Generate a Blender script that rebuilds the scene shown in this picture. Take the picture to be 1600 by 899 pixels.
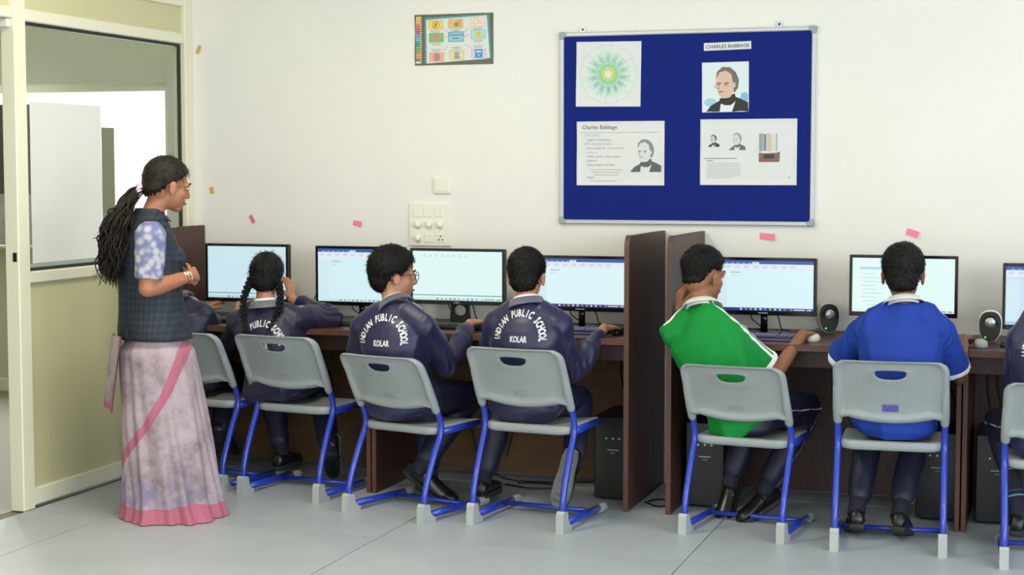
import bpy, bmesh, math, random
import numpy as np
from mathutils import Vector, Matrix, noise
from mathutils.bvhtree import BVHTree

for o in list(bpy.data.objects): bpy.data.objects.remove(o, do_unlink=True)
SC = bpy.context.scene
COL = SC.collection
R = math.radians
PI = math.pi

# ------------------------------------------------------------------ camera
cam_d = bpy.data.cameras.new('camera'); cam = bpy.data.objects.new('camera', cam_d); COL.objects.link(cam)
cam_d.sensor_width = 36.0; cam_d.lens = 36.0 * 2570 / 1600
cam.location = (0, -7.65, 1.5); cam.rotation_euler = (R(90 - 4.1), 0, R(18.2))
cam_d.dof.use_dof = True; cam_d.dof.focus_distance = 6.9; cam_d.dof.aperture_fstop = 3.2
cam_d.clip_start = 0.05
SC.camera = cam

# ------------------------------------------------------------------ world, light, exposure
SC.view_settings.view_transform = 'Standard'; SC.view_settings.look = 'None'
SC.view_settings.gamma = 1.0; SC.view_settings.use_curve_mapping = False
SC.view_settings.exposure = -0.04
try: SC.cycles.use_denoising = True
except Exception: pass
w = bpy.data.worlds.new('sky'); SC.world = w; w.use_nodes = True
bg = w.node_tree.nodes['Background']; bg.inputs[0].default_value = (0.86, 0.94, 1.0, 1); bg.inputs[1].default_value = 2.2

def area(name, loc, rot, sx, sy, power, col):
    d = bpy.data.lights.new(name, 'AREA'); d.shape = 'RECTANGLE'; d.size = sx; d.size_y = sy
    d.energy = power; d.color = col
    o = bpy.data.objects.new(name, d); COL.objects.link(o); o.location = loc; o.rotation_euler = rot
    return o
# daylight entering through the windows of the right wall, the rear wall and the neighbouring room
ROOM_R, ROOM_B, ROOM_H = 3.4, -9.6, 2.95
for i, yc in enumerate((-1.9, -4.6, -7.3)):
    area('window_daylight_right', (ROOM_R - 0.02, yc, 1.75), (0, R(90), 0), 1.5, 1.9, (16, 80, 100)[i], (0.86, 0.925, 1.0))
for i, xc in enumerate((-2.6, 0.0, 2.2)):
    area('window_daylight_rear', (xc, ROOM_B + 0.02, 1.75), (R(90), 0, 0), 1.8, 1.5, 30, (0.88, 0.95, 1.0))
area('window_daylight_next_room', (-6.3, 1.74, 1.55), (R(-90), 0, 0), 2.6, 1.0, 105, (1.0, 0.97, 0.9))

# ------------------------------------------------------------------ materials
def lin(c):
    return tuple(((v / 255) / 12.92 if v / 255 <= 0.04045 else ((v / 255 + 0.055) / 1.055) ** 2.4) for v in c) + (1.0,)
MATS = {}
def mat(name, rgb, rough=0.55, metal=0.0, var=None, bump=None, masks=(), emit=0.0, stretch=(1, 1, 1), sheen=0.0, alpha=1.0, trans=0.0, spec=0.5, coat=0.0):
    """procedural principled material; var = (noise scale, amount), bump = (scale, strength), masks = ((point attribute, colour), ...)"""
    if name in MATS: return MATS[name]
    m = bpy.data.materials.new(name); m.use_nodes = True
    nt = m.node_tree; N = nt.nodes; L = nt.links
    b = N['Principled BSDF']
    b.inputs['Roughness'].default_value = rough; b.inputs['Metallic'].default_value = metal
    b.inputs['Specular IOR Level'].default_value = spec
    if sheen: b.inputs['Sheen Weight'].default_value = sheen
    if coat: b.inputs['Coat Weight'].default_value = coat
    if trans: b.inputs['Transmission Weight'].default_value = trans
    b.inputs['Alpha'].default_value = alpha
    base = lin(rgb)
    tc = N.new('ShaderNodeTexCoord'); mp = N.new('ShaderNodeMapping'); mp.inputs['Scale'].default_value = stretch
    L.new(tc.outputs['Object'], mp.inputs['Vector'])
    cur = None
    if var:
        nz = N.new('ShaderNodeTexNoise'); nz.inputs['Scale'].default_value = var[0]; nz.inputs['Detail'].default_value = 5
        L.new(mp.outputs[0], nz.inputs['Vector'])
        mr = N.new('ShaderNodeMapRange'); mr.inputs[1].default_value = 0.3; mr.inputs[2].default_value = 0.7
        mr.inputs[3].default_value = 1 - var[1]; mr.inputs[4].default_value = 1 + var[1]
        L.new(nz.outputs[0], mr.inputs[0])
        mx = N.new('ShaderNodeMix'); mx.data_type = 'RGBA'; mx.blend_type = 'MULTIPLY'; mx.inputs[0].default_value = 1
        mx.inputs[6].default_value = base; L.new(mr.outputs[0], mx.inputs[7]); cur = mx.outputs[2]
    for attr, c in masks:
        at = N.new('ShaderNodeAttribute'); at.attribute_name = attr
        gt = N.new('ShaderNodeMapRange'); gt.inputs[1].default_value = -0.0007; gt.inputs[2].default_value = 0.0007
        L.new(at.outputs['Fac'], gt.inputs[0])
        mx = N.new('ShaderNodeMix'); mx.data_type = 'RGBA'
        L.new(gt.outputs[0], mx.inputs[0]); mx.inputs[7].default_value = lin(c)
        if cur: L.new(cur, mx.inputs[6])
        else: mx.inputs[6].default_value = base
        cur = mx.outputs[2]
    if cur: L.new(cur, b.inputs['Base Color'])
    else: b.inputs['Base Color'].default_value = base
    if bump:
        nb = N.new('ShaderNodeTexNoise'); nb.inputs['Scale'].default_value = bump[0]; nb.inputs['Detail'].default_value = 4
        L.new(mp.outputs[0], nb.inputs['Vector'])
        bp = N.new('ShaderNodeBump'); bp.inputs['Strength'].default_value = bump[1]; bp.inputs['Distance'].default_value = 0.01
        L.new(nb.outputs[0], bp.inputs['Height']); L.new(bp.outputs[0], b.inputs['Normal'])
    if emit:
        b.inputs['Emission Color'].default_value = base; b.inputs['Emission Strength'].default_value = emit
    MATS[name] = m
    return m
def flat(rgb):
    return mat('print_%d_%d_%d' % tuple(rgb), rgb, 0.7)
def glow(rgb, s=0.97):
    n = 'screen_%d_%d_%d' % tuple(rgb)
    if n not in MATS:
        m = mat(n, rgb, 0.4, emit=s); m.node_tree.nodes['Principled BSDF'].inputs['Base Color'].default_value = (0.02, 0.02, 0.02, 1)
    return MATS[n]

# ------------------------------------------------------------------ mesh building
def nrm(v):
    v = np.asarray(v, float); return v / (np.linalg.norm(v) + 1e-12)
V3 = lambda *a: np.array(a, float)
class MB:
    def __init__(s): s.v = []; s.f = []; s.m = []
    def add(s, vs, fs, m=0):
        n = len(s.v); s.v += [tuple(map(float, p)) for p in vs]; s.f += [tuple(i + n for i in f) for f in fs]; s.m += [m] * len(fs); return s
    def box(s, x0, x1, y0, y1, z0, z1, m=0):
        return s.add([(x, y, z) for x in (x0, x1) for y in (y0, y1) for z in (z0, z1)],
                     [(0, 1, 3, 2), (4, 6, 7, 5), (0, 4, 5, 1), (2, 3, 7, 6), (0, 2, 6, 4), (1, 5, 7, 3)], m)
    def cbox(s, x0, x1, y0, y1, z0, z1, b=0.003, m=0):
        """box with chamfered edges"""
        bm = bmesh.new(); bmesh.ops.create_cube(bm, size=1)
        for v in bm.verts: v.co = Vector(((x0 + x1) / 2 + v.co.x * (x1 - x0), (y0 + y1) / 2 + v.co.y * (y1 - y0), (z0 + z1) / 2 + v.co.z * (z1 - z0)))
        b = min(b, 0.45 * min(abs(x1 - x0), abs(y1 - y0), abs(z1 - z0)))
        bmesh.ops.bevel(bm, geom=list(bm.edges), offset=b, segments=1, affect='EDGES')
        bm.verts.index_update()
        s.add([v.co for v in bm.verts], [[v.index for v in f.verts] for f in bm.faces], m); bm.free(); return s
    def loft(s, secs, n=20, m=0, cap=True):
        """secs: list of (centre, u, v) with u, v the half-axis vectors of an elliptic section"""
        vs, fs = [], []
        for c, u, v in secs:
            for k in range(n):
                a = 2 * PI * k / n; vs.append(np.asarray(c) + np.asarray(u) * math.cos(a) + np.asarray(v) * math.sin(a))
        for i in range(len(secs) - 1):
            for k in range(n): fs.append((i * n + k, i * n + (k + 1) % n, (i + 1) * n + (k + 1) % n, (i + 1) * n + k))
        if cap:
            fs.append(tuple(range(n))[::-1]); fs.append(tuple((len(secs) - 1) * n + k for k in range(n)))
        return s.add(vs, fs, m)
    def tube(s, pts, r, n=10, m=0, flat_=1.0, up=(0, 0, 1)):
        """round (or oval, flat_ < 1) tube through points, radius a number or one per point"""
        pts = [np.asarray(p, float) for p in pts]; rs = r if hasattr(r, '__len__') else [r] * len(pts)
        secs = []; pu = None
        for i, p in enumerate(pts):
            t = nrm(pts[min(i + 1, len(pts) - 1)] - pts[max(i - 1, 0)])
            if pu is None:
                a = np.asarray(up, float)
                if abs(t @ nrm(a)) > 0.95: a = V3(1, 0, 0) if abs(t[0]) < 0.9 else V3(0, 1, 0)
                u = nrm(np.cross(t, a))
            else: u = nrm(pu - t * (pu @ t))
            pu = u; v = np.cross(t, u)
            secs.append((p, u * rs[i] * flat_, v * rs[i]))
        return s.loft(secs, n, m)
    def capsule(s, pts, rs, n=16, m=0):
        """tapered limb with rounded ends"""
        pts = [np.asarray(p, float) for p in pts]; rs = list(rs)
        a, b = nrm(pts[0] - pts[1]), nrm(pts[-1] - pts[-2]); P, Q = [], []
        for k in (3, 2, 1): an = k * PI / 7; P.append(pts[0] + a * rs[0] * math.sin(an)); Q.append(rs[0] * math.cos(an))
        P += pts; Q += rs
        for k in (1, 2, 3): an = k * PI / 7; P.append(pts[-1] + b * rs[-1] * math.sin(an)); Q.append(rs[-1] * math.cos(an))
        return s.tube(P, Q, n, m)
    def ell(s, c, ax, n=16, m=0):
        """ellipsoid; ax = three half-axis vectors or three radii"""
        ax = [np.asarray(a, float) for a in (ax if hasattr(ax[0], '__len__') else [(ax[0], 0, 0), (0, ax[1], 0), (0, 0, ax[2])])]
        c = np.asarray(c, float); secs = []
        h = max(5, n // 2)
        for i in range(1, h):
            a = PI * i / h; secs.append((c - ax[2] * math.cos(a), ax[0] * math.sin(a), ax[1] * math.sin(a)))
        return s.loft(secs, n, m)
    def lathe(s, prof, n=24, c=(0, 0, 0), m=0):
        return s.loft([((c[0], c[1], c[2] + z), (r, 0, 0), (0, r, 0)) for r, z in prof], n, m)
    def prism(s, poly, d, o=(0, 0, 0), u=(1, 0, 0), v=(0, 0, 1), m=0):
        """polygon in the u, v plane extruded by the vector d"""
        o, u, v, d = map(lambda a: np.asarray(a, float), (o, u, v, d)); n = len(poly)
        a = [o + u * x + v * y for x, y in poly]; b = [p + d for p in a]
        return s.add(a + b, [tuple(range(n))[::-1], tuple(range(n, 2 * n))] + [(i, (i + 1) % n, n + (i + 1) % n, n + i) for i in range(n)], m)
    def mesh(s, name, mats=None, smooth=False):
        me = bpy.data.meshes.new(name); me.from_pydata(s.v, [], s.f)
        if mats is not None:
            for q in (mats if isinstance(mats, (list, tuple)) else [mats]): me.materials.append(q)
            me.polygons.foreach_set('material_index', s.m)
        if smooth: me.polygons.foreach_set('use_smooth', [True] * len(me.polygons))
        bm = bmesh.new(); bm.from_mesh(me); bmesh.ops.recalc_face_normals(bm, faces=bm.faces); bm.to_mesh(me); bm.free()
        me.update(); return me
    def build(s, name, mats, parent=None, smooth=False):
        return link(name, s.mesh(name, mats, smooth), parent)
def link(name, me, parent=None):
    o = bpy.data.objects.new(name, me); COL.objects.link(o)
    if parent: o.parent = parent
    return o
def empty(name, loc=(0, 0, 0), rz=0.0, parent=None):
    o = bpy.data.objects.new(name, None); COL.objects.link(o); o.location = loc; o.rotation_euler = (0, 0, rz); o.empty_display_size = 0.1
    if parent: o.parent = parent
    return o
def tag(o, label=None, cat=None, group=None, kind=None):
    if label: o['label'] = label
    if cat: o['category'] = cat
    if group: o['group'] = group
    if kind: o['kind'] = kind
    return o
def copy_tree(o, parent=None):
    c = o.copy(); COL.objects.link(c); c.parent = parent
    for ch in list(o.children): copy_tree(ch, c)
    return c
def edge_smooth(o, ang=40):
    me = o.data; me.polygons.foreach_set('use_smooth', [True] * len(me.polygons))
    try: me.set_sharp_from_angle(angle=R(ang))
    except Exception: pass
    return o
def remesh(mb, voxel, iters=3):
    """fuse the closed pieces of mb into one continuous surface"""
    me = mb.mesh('tmp'); o = bpy.data.objects.new('tmp', me); COL.objects.link(o)
    md = o.modifiers.new('r', 'REMESH'); md.mode = 'VOXEL'; md.voxel_size = voxel; md.use_smooth_shade = True
    sm = o.modifiers.new('s', 'SMOOTH'); sm.factor = 0.5; sm.iterations = iters
    dg = bpy.context.evaluated_depsgraph_get(); dg.update()
    r = bpy.data.meshes.new_from_object(o.evaluated_get(dg), depsgraph=dg)
    bpy.data.objects.remove(o, do_unlink=True); bpy.data.meshes.remove(me)
    return r
def co_of(me):
    a = np.empty(len(me.vertices) * 3); me.vertices.foreach_get('co', a); return a.reshape(-1, 3)
def no_of(me):
    a = np.empty(len(me.vertices) * 3); me.vertices.foreach_get('normal', a); return a.reshape(-1, 3)
def set_co(me, a): me.vertices.foreach_set('co', np.asarray(a).ravel()); me.update()
def attr(me, name, arr):
    a = me.attributes.new(name, 'FLOAT', 'POINT'); a.data.foreach_set('value', np.asarray(arr, dtype=np.float32))
def finish(me, mats):
    me.materials.clear()
    for q in (mats if isinstance(mats, (list, tuple)) else [mats]): me.materials.append(q)
    me.polygons.foreach_set('use_smooth', [True] * len(me.polygons)); me.update(); return me
def folds(p, seed, amp=0.004, k=26, n=5, squash=(1, 1, 0.45)):
    """soft cloth creases as a sum of sharpened waves"""
    rg = np.random.RandomState(seed); q = p * np.asarray(squash); d = np.zeros(len(p))
    warp = 0.03 * np.stack([np.sin(q @ (rg.randn(3) * 9) + rg.rand() * 6) for _ in range(3)], 1)
    for i in range(n):
        kk = nrm(rg.randn(3)) * k * (0.6 + 0.9 * rg.rand())
        s_ = 1 - np.abs(np.sin((q + warp) @ kk + rg.rand() * 6)); d += s_ ** 2
    return amp * (d / n - 0.33) * 2
# text
TXT = {}
def glyphs(txt, size, bold=0.0, align='CENTER'):
    key = (txt, size, bold, align)
    if key in TXT: return TXT[key]
    c = bpy.data.curves.new('t', 'FONT'); c.body = txt; c.size = size; c.align_x = align; c.offset = bold; c.resolution_u = 2
    o = bpy.data.objects.new('t', c); COL.objects.link(o)
    dg = bpy.context.evaluated_depsgraph_get(); dg.update()
    me = bpy.data.meshes.new_from_object(o.evaluated_get(dg), depsgraph=dg)
    vs = [tuple(v.co)[:2] for v in me.vertices]; fs = [tuple(p.vertices) for p in me.polygons]
    bpy.data.objects.remove(o, do_unlink=True); bpy.data.curves.remove(c); bpy.data.meshes.remove(me)
    TXT[key] = (vs, fs); return TXT[key]
class Print:
    """flat ink on a sheet, in the x (right), z (up) plane, facing -y; each layer a hair in front of the last"""
    def __init__(s): s.mb = MB(); s.cols = []; s.k = 0
    def ci(s, c):
        c = tuple(c)
        if c not in s.cols: s.cols.append(c)
        return s.cols.index(c)
    def poly(s, pts, c, lift=None):
        s.k += 1; y = -(0.0004 + 0.000012 * s.k)
        s.mb.add([(x, y, z) for x, z in pts], [tuple(range(len(pts)))], s.ci(c))
    def rect(s, x, z, w_, h_, c, rot=0):
        ca, sa = math.cos(rot), math.sin(rot)
        s.poly([(x + a * ca - b * sa, z + a * sa + b * ca) for a, b in ((-w_ / 2, -h_ / 2), (w_ / 2, -h_ / 2), (w_ / 2, h_ / 2), (-w_ / 2, h_ / 2))], c)
    def frame(s, x, z, w_, h_, t, c, rot=0):
        s.rect(x, z + h_ / 2, w_ + t, t, c); s.rect(x, z - h_ / 2, w_ + t, t, c); s.rect(x - w_ / 2, z, t, h_ + t, c); s.rect(x + w_ / 2, z, t, h_ + t, c)
    def disc(s, x, z, rx, rz, c, n=24): s.poly([(x + rx * math.cos(2 * PI * k / n), z + rz * math.sin(2 * PI * k / n)) for k in range(n)], c)
    def ring(s, x, z, r, t, c, n=40):
        s.k += 1; y = -(0.0004 + 0.000012 * s.k)
        vs = [(x + q * math.cos(2 * PI * k / n), y, z + q * math.sin(2 * PI * k / n)) for q in (r, r - t) for k in range(n)]
        s.mb.add(vs, [(k, (k + 1) % n, n + (k + 1) % n, n + k) for k in range(n)], s.ci(c))
    def line(s, x0, z0, x1, z1, t, c):
        d = nrm((x1 - x0, z1 - z0)) * t / 2; s.poly([(x0 - d[1], z0 + d[0]), (x1 - d[1], z1 + d[0]), (x1 + d[1], z1 - d[0]), (x0 + d[1], z0 - d[0])], c)
    def text(s, t, x, z, size, c, align='LEFT', bold=0.0):
        s.k += 1; y = -(0.0004 + 0.000012 * s.k); vs, fs = glyphs(t, size, bold, align)
        s.mb.add([(x + a, y, z + b) for a, b in vs], fs, s.ci(c))
    def build(s, name, parent, glowing=False):
        return s.mb.build(name, [(glow(c) if glowing else flat(c)) for c in s.cols], parent)
def loops(mb, L, m=0, cap=True):
    n = len(L[0]); vs = [p for l in L for p in l]; fs = []
    for i in range(len(L) - 1):
        for k in range(n): fs.append((i * n + k, i * n + (k + 1) % n, (i + 1) * n + (k + 1) % n, (i + 1) * n + k))
    if cap: fs.append(tuple(range(n))[::-1]); fs.append(tuple((len(L) - 1) * n + k for k in range(n)))
    mb.add(vs, fs, m)
def rrect(w_, h_, r, n=6):
    pts = []
    for cx, cy, a0 in ((w_ / 2 - r, h_ / 2 - r, 0), (-w_ / 2 + r, h_ / 2 - r, 90), (-w_ / 2 + r, -h_ / 2 + r, 180), (w_ / 2 - r, -h_ / 2 + r, 270)):
        for k in range(n + 1): a = R(a0 + 90 * k / n); pts.append((cx + r * math.cos(a), cy + r * math.sin(a)))
    return pts
def spline(pts, n=8):
    """Catmull-Rom through points"""
    P = [np.asarray(p, float) for p in pts]; P = [2 * P[0] - P[1]] + P + [2 * P[-1] - P[-2]]; out = []
    for i in range(1, len(P) - 2):
        for k in range(n):
            t = k / n; a, b, c, d = P[i - 1:i + 3]
            out.append(0.5 * (2 * b + (c - a) * t + (2 * a - 5 * b + 4 * c - d) * t * t + (3 * b - a - 3 * c + d) * t ** 3))
    out.append(P[-2]); return out

# ------------------------------------------------------------------ materials of the place
M_WALL = mat('cream_wall_paint', (239, 237, 230), 0.7, var=(1.3, 0.025), bump=(60, 0.03))
M_CEIL = mat('white_ceiling_paint', (236, 236, 232), 0.8)
M_TILE = mat('grey_stone_tile', (175, 183, 189), 0.42, var=(2.2, 0.07), bump=(35, 0.03))
M_GROUT = mat('dark_grout', (128, 126, 116), 0.9)
M_ALU = mat('cream_powder_coated_aluminium', (236, 233, 208), 0.42)
M_PANEL = mat('cream_partition_board', (208, 204, 160), 0.35, var=(1.0, 0.02))
M_WOOD = mat('dark_brown_laminate', (72, 47, 40), 0.45, var=(9, 0.35), stretch=(14, 14, 0.7), bump=(30, 0.05))
M_WOODH = mat('dark_brown_laminate_horizontal_grain', (72, 47, 40), 0.4, var=(9, 0.3), stretch=(0.7, 14, 14))
M_EDGE = mat('brown_edge_band', (90, 55, 43), 0.4, var=(20, 0.25), stretch=(1, 1, 8))
M_PLY = mat('raw_plywood', (110, 82, 53), 0.7, var=(4, 0.18), stretch=(1, 1, 5))
M_BLK = mat('black_plastic', (24, 25, 28), 0.42)
M_BLKG = mat('glossy_black_plastic', (14, 14, 16), 0.15)
M_CABLE = mat('black_cable_rubber', (22, 22, 23), 0.55)
M_SIL = mat('silver_aluminium', (190, 192, 194), 0.35, metal=0.8)
M_ALUF = mat('satin_aluminium_frame', (198, 201, 204), 0.4, metal=0.35)
M_CORNER = mat('grey_plastic_corner', (158, 166, 172), 0.5)
M_FELT = mat('royal_blue_felt', (27, 42, 122), 0.95, var=(90, 0.06), bump=(300, 0.1), sheen=0.0, spec=0.1)
M_PAPER = mat('white_paper', (226, 228, 228), 0.75, var=(5, 0.015), bump=(9, 0.12))
M_PINK = mat('pink_sticky_note', (255, 140, 176), 0.7)
M_SWITCH = mat('ivory_switch_plastic', (240, 238, 224), 0.35)
M_GREYP = mat('grey_moulded_plastic', (152, 159, 160), 0.42, var=(6, 0.035), bump=(220, 0.04))
M_BOOT = mat('pale_grey_plastic_boot', (172, 177, 176), 0.5, var=(12, 0.05))
M_BLUE = mat('blue_enamelled_steel', (36, 62, 176), 0.25, var=(8, 0.05), coat=0.4)

# ------------------------------------------------------------------ floor of tiles
TP = 1.272; TX0, TY0 = -3.86, -1.52
fl = tag(MB().box(-4.33, ROOM_R + .1, ROOM_B - .1, 0.1, -0.12, -0.006).build('floor', M_GROUT), kind='structure')
tiles = {}
def tile_grid(parent, x0, x1, y0, y1):
    i0, i1 = math.floor((x0 - TX0) / TP), math.ceil((x1 - TX0) / TP); j0, j1 = math.floor((y0 - TY0) / TP), math.ceil((y1 - TY0) / TP)
    for i in range(i0, i1):
        for j in range(j0, j1):
            a, b = max(x0, TX0 + i * TP + .0024), min(x1, TX0 + (i + 1) * TP - .0024); c, d = max(y0, TY0 + j * TP + .0024), min(y1, TY0 + (j + 1) * TP - .0024)
            if b - a < .02 or d - c < .02: continue
            k = (round(b - a, 3), round(d - c, 3))
            if k not in tiles: tiles[k] = MB().box(-k[0] / 2, k[0] / 2, -k[1] / 2, k[1] / 2, -.0055, 0).mesh('tile', M_TILE)
            o = link('tile', tiles[k], parent); o.location = ((a + b) / 2, (c + d) / 2, 0)
tile_grid(fl, -4.26, ROOM_R, ROOM_B, -0.002)

# ------------------------------------------------------------------ walls and ceiling
tag(MB().box(-4.33, ROOM_R + .12, 0, .12, -0.1, ROOM_H).build('wall_back', M_WALL), kind='structure')
tag(MB().box(-9.2, ROOM_R + .12, ROOM_B - .12, 2.0, ROOM_H, ROOM_H + .12).build('ceiling', M_CEIL), kind='structure')
def wall_with_windows(name, axis, pos, t, lo, hi, z1, wins, m, wn):
    """wall in the plane axis = pos with window openings (a0, a1, z0, z1), each opening framed"""
    mb = MB()
    def bx(a0, a1, z0, zz, tgt, p0=pos, p1=pos + t, c=False):
        if axis == 'x': tgt.box(p0, p1, a0, a1, z0, zz)
        else: tgt.box(a0, a1, p0, p1, z0, zz)
    cur = lo
    for a0, a1, z0, zz in wins:
        bx(cur, a0, -.1, z1, mb); bx(a0, a1, -.1, z0, mb); bx(a0, a1, zz, z1, mb); cur = a1
    bx(cur, hi, -.1, z1, mb)
    tag(mb.build(name, m), kind='structure')
    for n_, (a0, a1, z0, zz) in enumerate(wins):
        e = tag(empty('window_%d' % (wn + n_)), kind='structure'); fr = MB(); q0, q1 = pos + t * .3, pos + t * .7
        for s0, s1, r0, r1 in ((a0, a0 + .05, z0, zz), (a1 - .05, a1, z0, zz), (a0 + .05, a1 - .05, z0, z0 + .05), (a0 + .05, a1 - .05, zz - .05, zz), ((a0 + a1) / 2 - .025, (a0 + a1) / 2 + .025, z0 + .05, zz - .05)):
            bx(s0, s1, r0, r1, fr, q0, q1)
        fr.build('window_frame', M_ALU, e)
wall_with_windows('wall_right', 'x', ROOM_R, .12, ROOM_B - .12, .12, ROOM_H, [(-8.25, -6.35, 1.0, 2.5), (-5.55, -3.65, 1.0, 2.5), (-2.85, -0.95, 1.0, 2.5)], M_WALL, 1)
wall_with_windows('wall_rear', 'y', ROOM_B, -.12, -9.2, ROOM_R, ROOM_H, [(-3.5, -1.7, 1.0, 2.5), (-.9, .9, 1.0, 2.5), (1.3, 3.1, 1.0, 2.5)], M_WALL, 4)

for x, y in ((-2.9, -2.3), (.6, -2.3), (-2.9, -5.6), (.6, -5.6)):
    e = tag(empty('ceiling_lamp', (x, y, ROOM_H)), 'square ceiling lamp panel above the room, out of the picture', 'lamp', 'ceiling lamp panels')
    fr = MB()
    for a, b, c, d in ((-.31, .31, -.31, -.29), (-.31, .31, .29, .31), (-.31, -.29, -.29, .29), (.29, .31, -.29, .29)): fr.cbox(a, b, c, d, -.03, 0, .003)
    fr.build('frame', M_CEIL, e); MB().box(-.29, .29, -.29, .29, -.012, -.004).build('diffuser', mat('lamp_diffuser', (255, 238, 206), .5, emit=3.0), e)
    area('ceiling_lamp_light', (x, y, ROOM_H - .035), (0, 0, 0), .56, .56, 36 if x < 0 else 8, (1.0, .90, .74))

# glazed partition between the computer room and the next room
PX0, PX1 = -4.33, -4.26
wl_ = tag(empty('wall_left', (0, 0, 0)), kind='structure')
for y0, y1 in ((-.075, -.002), (-1.545, -1.46), (-2.56, -2.48)):
    MB().cbox(PX0, PX1, y0, y1, 0, ROOM_H, .004).build('post', M_ALU, wl_)
for y0, y1, z0, z1, nm in ((-1.46, -.075, .012, .088, 'bottom_rail'), (-1.46, -.075, 1.0, 1.052, 'sill_rail'), (-1.46, -.075, 2.145, 2.2, 'head_rail'), (-1.46, -.075, 2.335, 2.39, 'head_rail'),
                          (-2.48, -1.545, 2.15, 2.2, 'door_head_rail'), (-2.48, -1.545, 2.335, 2.39, 'door_head_rail')):
    MB().cbox(PX0 + .004, PX1 - .004, y0, y1, z0, z1, .005).build(nm, M_ALU, wl_)
for y0, y1, z0, z1 in ((-1.46, -.075, .088, 1.0), (-1.46, -.075, 2.2, 2.335), (-1.46, -.075, 2.39, ROOM_H), (-2.48, -1.545, 2.2, 2.335), (-2.48, -1.545, 2.39, ROOM_H), (ROOM_B, -2.56, 0, ROOM_H)):
    MB().box(-4.305, -4.283, y0, y1, z0, z1).build('panel', M_PANEL, wl_)
# glazing bead round the pane, pane, latch keep
bd = MB()
for y0, y1, z0, z1 in ((-1.46, -1.445, 1.052, 2.145), (-.09, -.075, 1.052, 2.145), (-1.445, -.09, 1.052, 1.067), (-1.445, -.09, 2.13, 2.145)): bd.box(-4.302, -4.288, y0, y1, z0, z1)
bd.build('glazing_gasket', mat('dark_gasket', (40, 48, 46), .6), wl_)
g = bpy.data.materials.new('window_glass'); g.use_nodes = True; nt = g.node_tree
nt.nodes.remove(nt.nodes['Principled BSDF']); tr = nt.nodes.new('ShaderNodeBsdfTransparent'); tr.inputs[0].default_value = (.93, .96, .94, 1)
gl_ = nt.nodes.new('ShaderNodeBsdfGlossy'); gl_.inputs['Roughness'].default_value = .03; fr_ = nt.nodes.new('ShaderNodeLayerWeight'); fr_.inputs[0].default_value = .12
mx_ = nt.nodes.new('ShaderNodeMixShader'); pw_ = nt.nodes.new('ShaderNodeMath'); pw_.operation = 'MULTIPLY_ADD'; pw_.inputs[1].default_value = .3; pw_.inputs[2].default_value = .03; nt.links.new(fr_.outputs['Facing'], pw_.inputs[0]); nt.links.new(pw_.outputs[0], mx_.inputs[0]); nt.links.new(tr.outputs[0], mx_.inputs[1]); nt.links.new(gl_.outputs[0], mx_.inputs[2])
nt.links.new(mx_.outputs[0], nt.nodes['Material Output'].inputs[0])
MB().box(-4.297, -4.293, -1.447, -.088, 1.064, 2.133).build('glass_pane', g, wl_)
MB().cbox(-4.29, -4.27, -1.5475, -1.5445, 1.10, 1.14, .001).build('latch_keep', M_BLK, wl_)
MB().cbox(-4.32, -4.275, -1.575, -1.547, 2.112, 2.148, .003).build('closer_bracket', M_SWITCH, wl_)

# paper and film stuck on the glass
def sheet_mat(name, rgb, t=.45):
    m = bpy.data.materials.new(name); m.use_nodes = True; nt = m.node_tree; nt.nodes.remove(nt.nodes['Principled BSDF'])
    a = nt.nodes.new('ShaderNodeBsdfDiffuse'); b = nt.nodes.new('ShaderNodeBsdfTranslucent'); x = nt.nodes.new('ShaderNodeMixShader'); x.inputs[0].default_value = t
    a.inputs[0].default_value = lin(rgb); b.inputs[0].default_value = lin(rgb)
    nt.links.new(a.outputs[0], x.inputs[1]); nt.links.new(b.outputs[0], x.inputs[2]); nt.links.new(x.outputs[0], nt.nodes['Material Output'].inputs[0]); return m
def wavy_sheet(name, m, y0, y1, z0, z1, x, amp=.002, skew=0.0):
    mb = MB(); n = 14; vs = []; fs = []
    for i in range(n + 1):
        for j in range(n + 1):
            u, v = i / n, j / n; vs.append((x + amp * (1 + math.sin(5 * u + 3 * v) * math.cos(7 * v - 2 * u)), y0 + (y1 - y0) * u, z0 + (z1 - z0) * v + skew * u * v))
    for i in range(n):
        for j in range(n): k = i * (n + 1) + j; fs.append((k, k + 1, k + n + 2, k + n + 1))
    mb.add(vs, fs); return mb.build(name, m, None, True)
tag(wavy_sheet('paper_sheet', sheet_mat('white_chart_paper', (252, 252, 249), .35), -1.40, -.83, 1.085, 1.80, -4.2915, .0008), 'large blank white paper sheet taped over the partition glass', 'paper')
tag(wavy_sheet('window_film', sheet_mat('olive_plastic_film', (150, 152, 132), .5), -.828, -.715, 1.068, 1.70, -4.2912, .0006), 'narrow olive plastic film strip on the glass beside the white sheet', 'film')
tag(wavy_sheet('window_film', sheet_mat('silver_plastic_film', (188, 198, 194), .4), -1.44, -.72, 1.067, 1.083, -4.2908, .0005), 'low silver film strip along the bottom of the partition glass', 'film')

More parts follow.
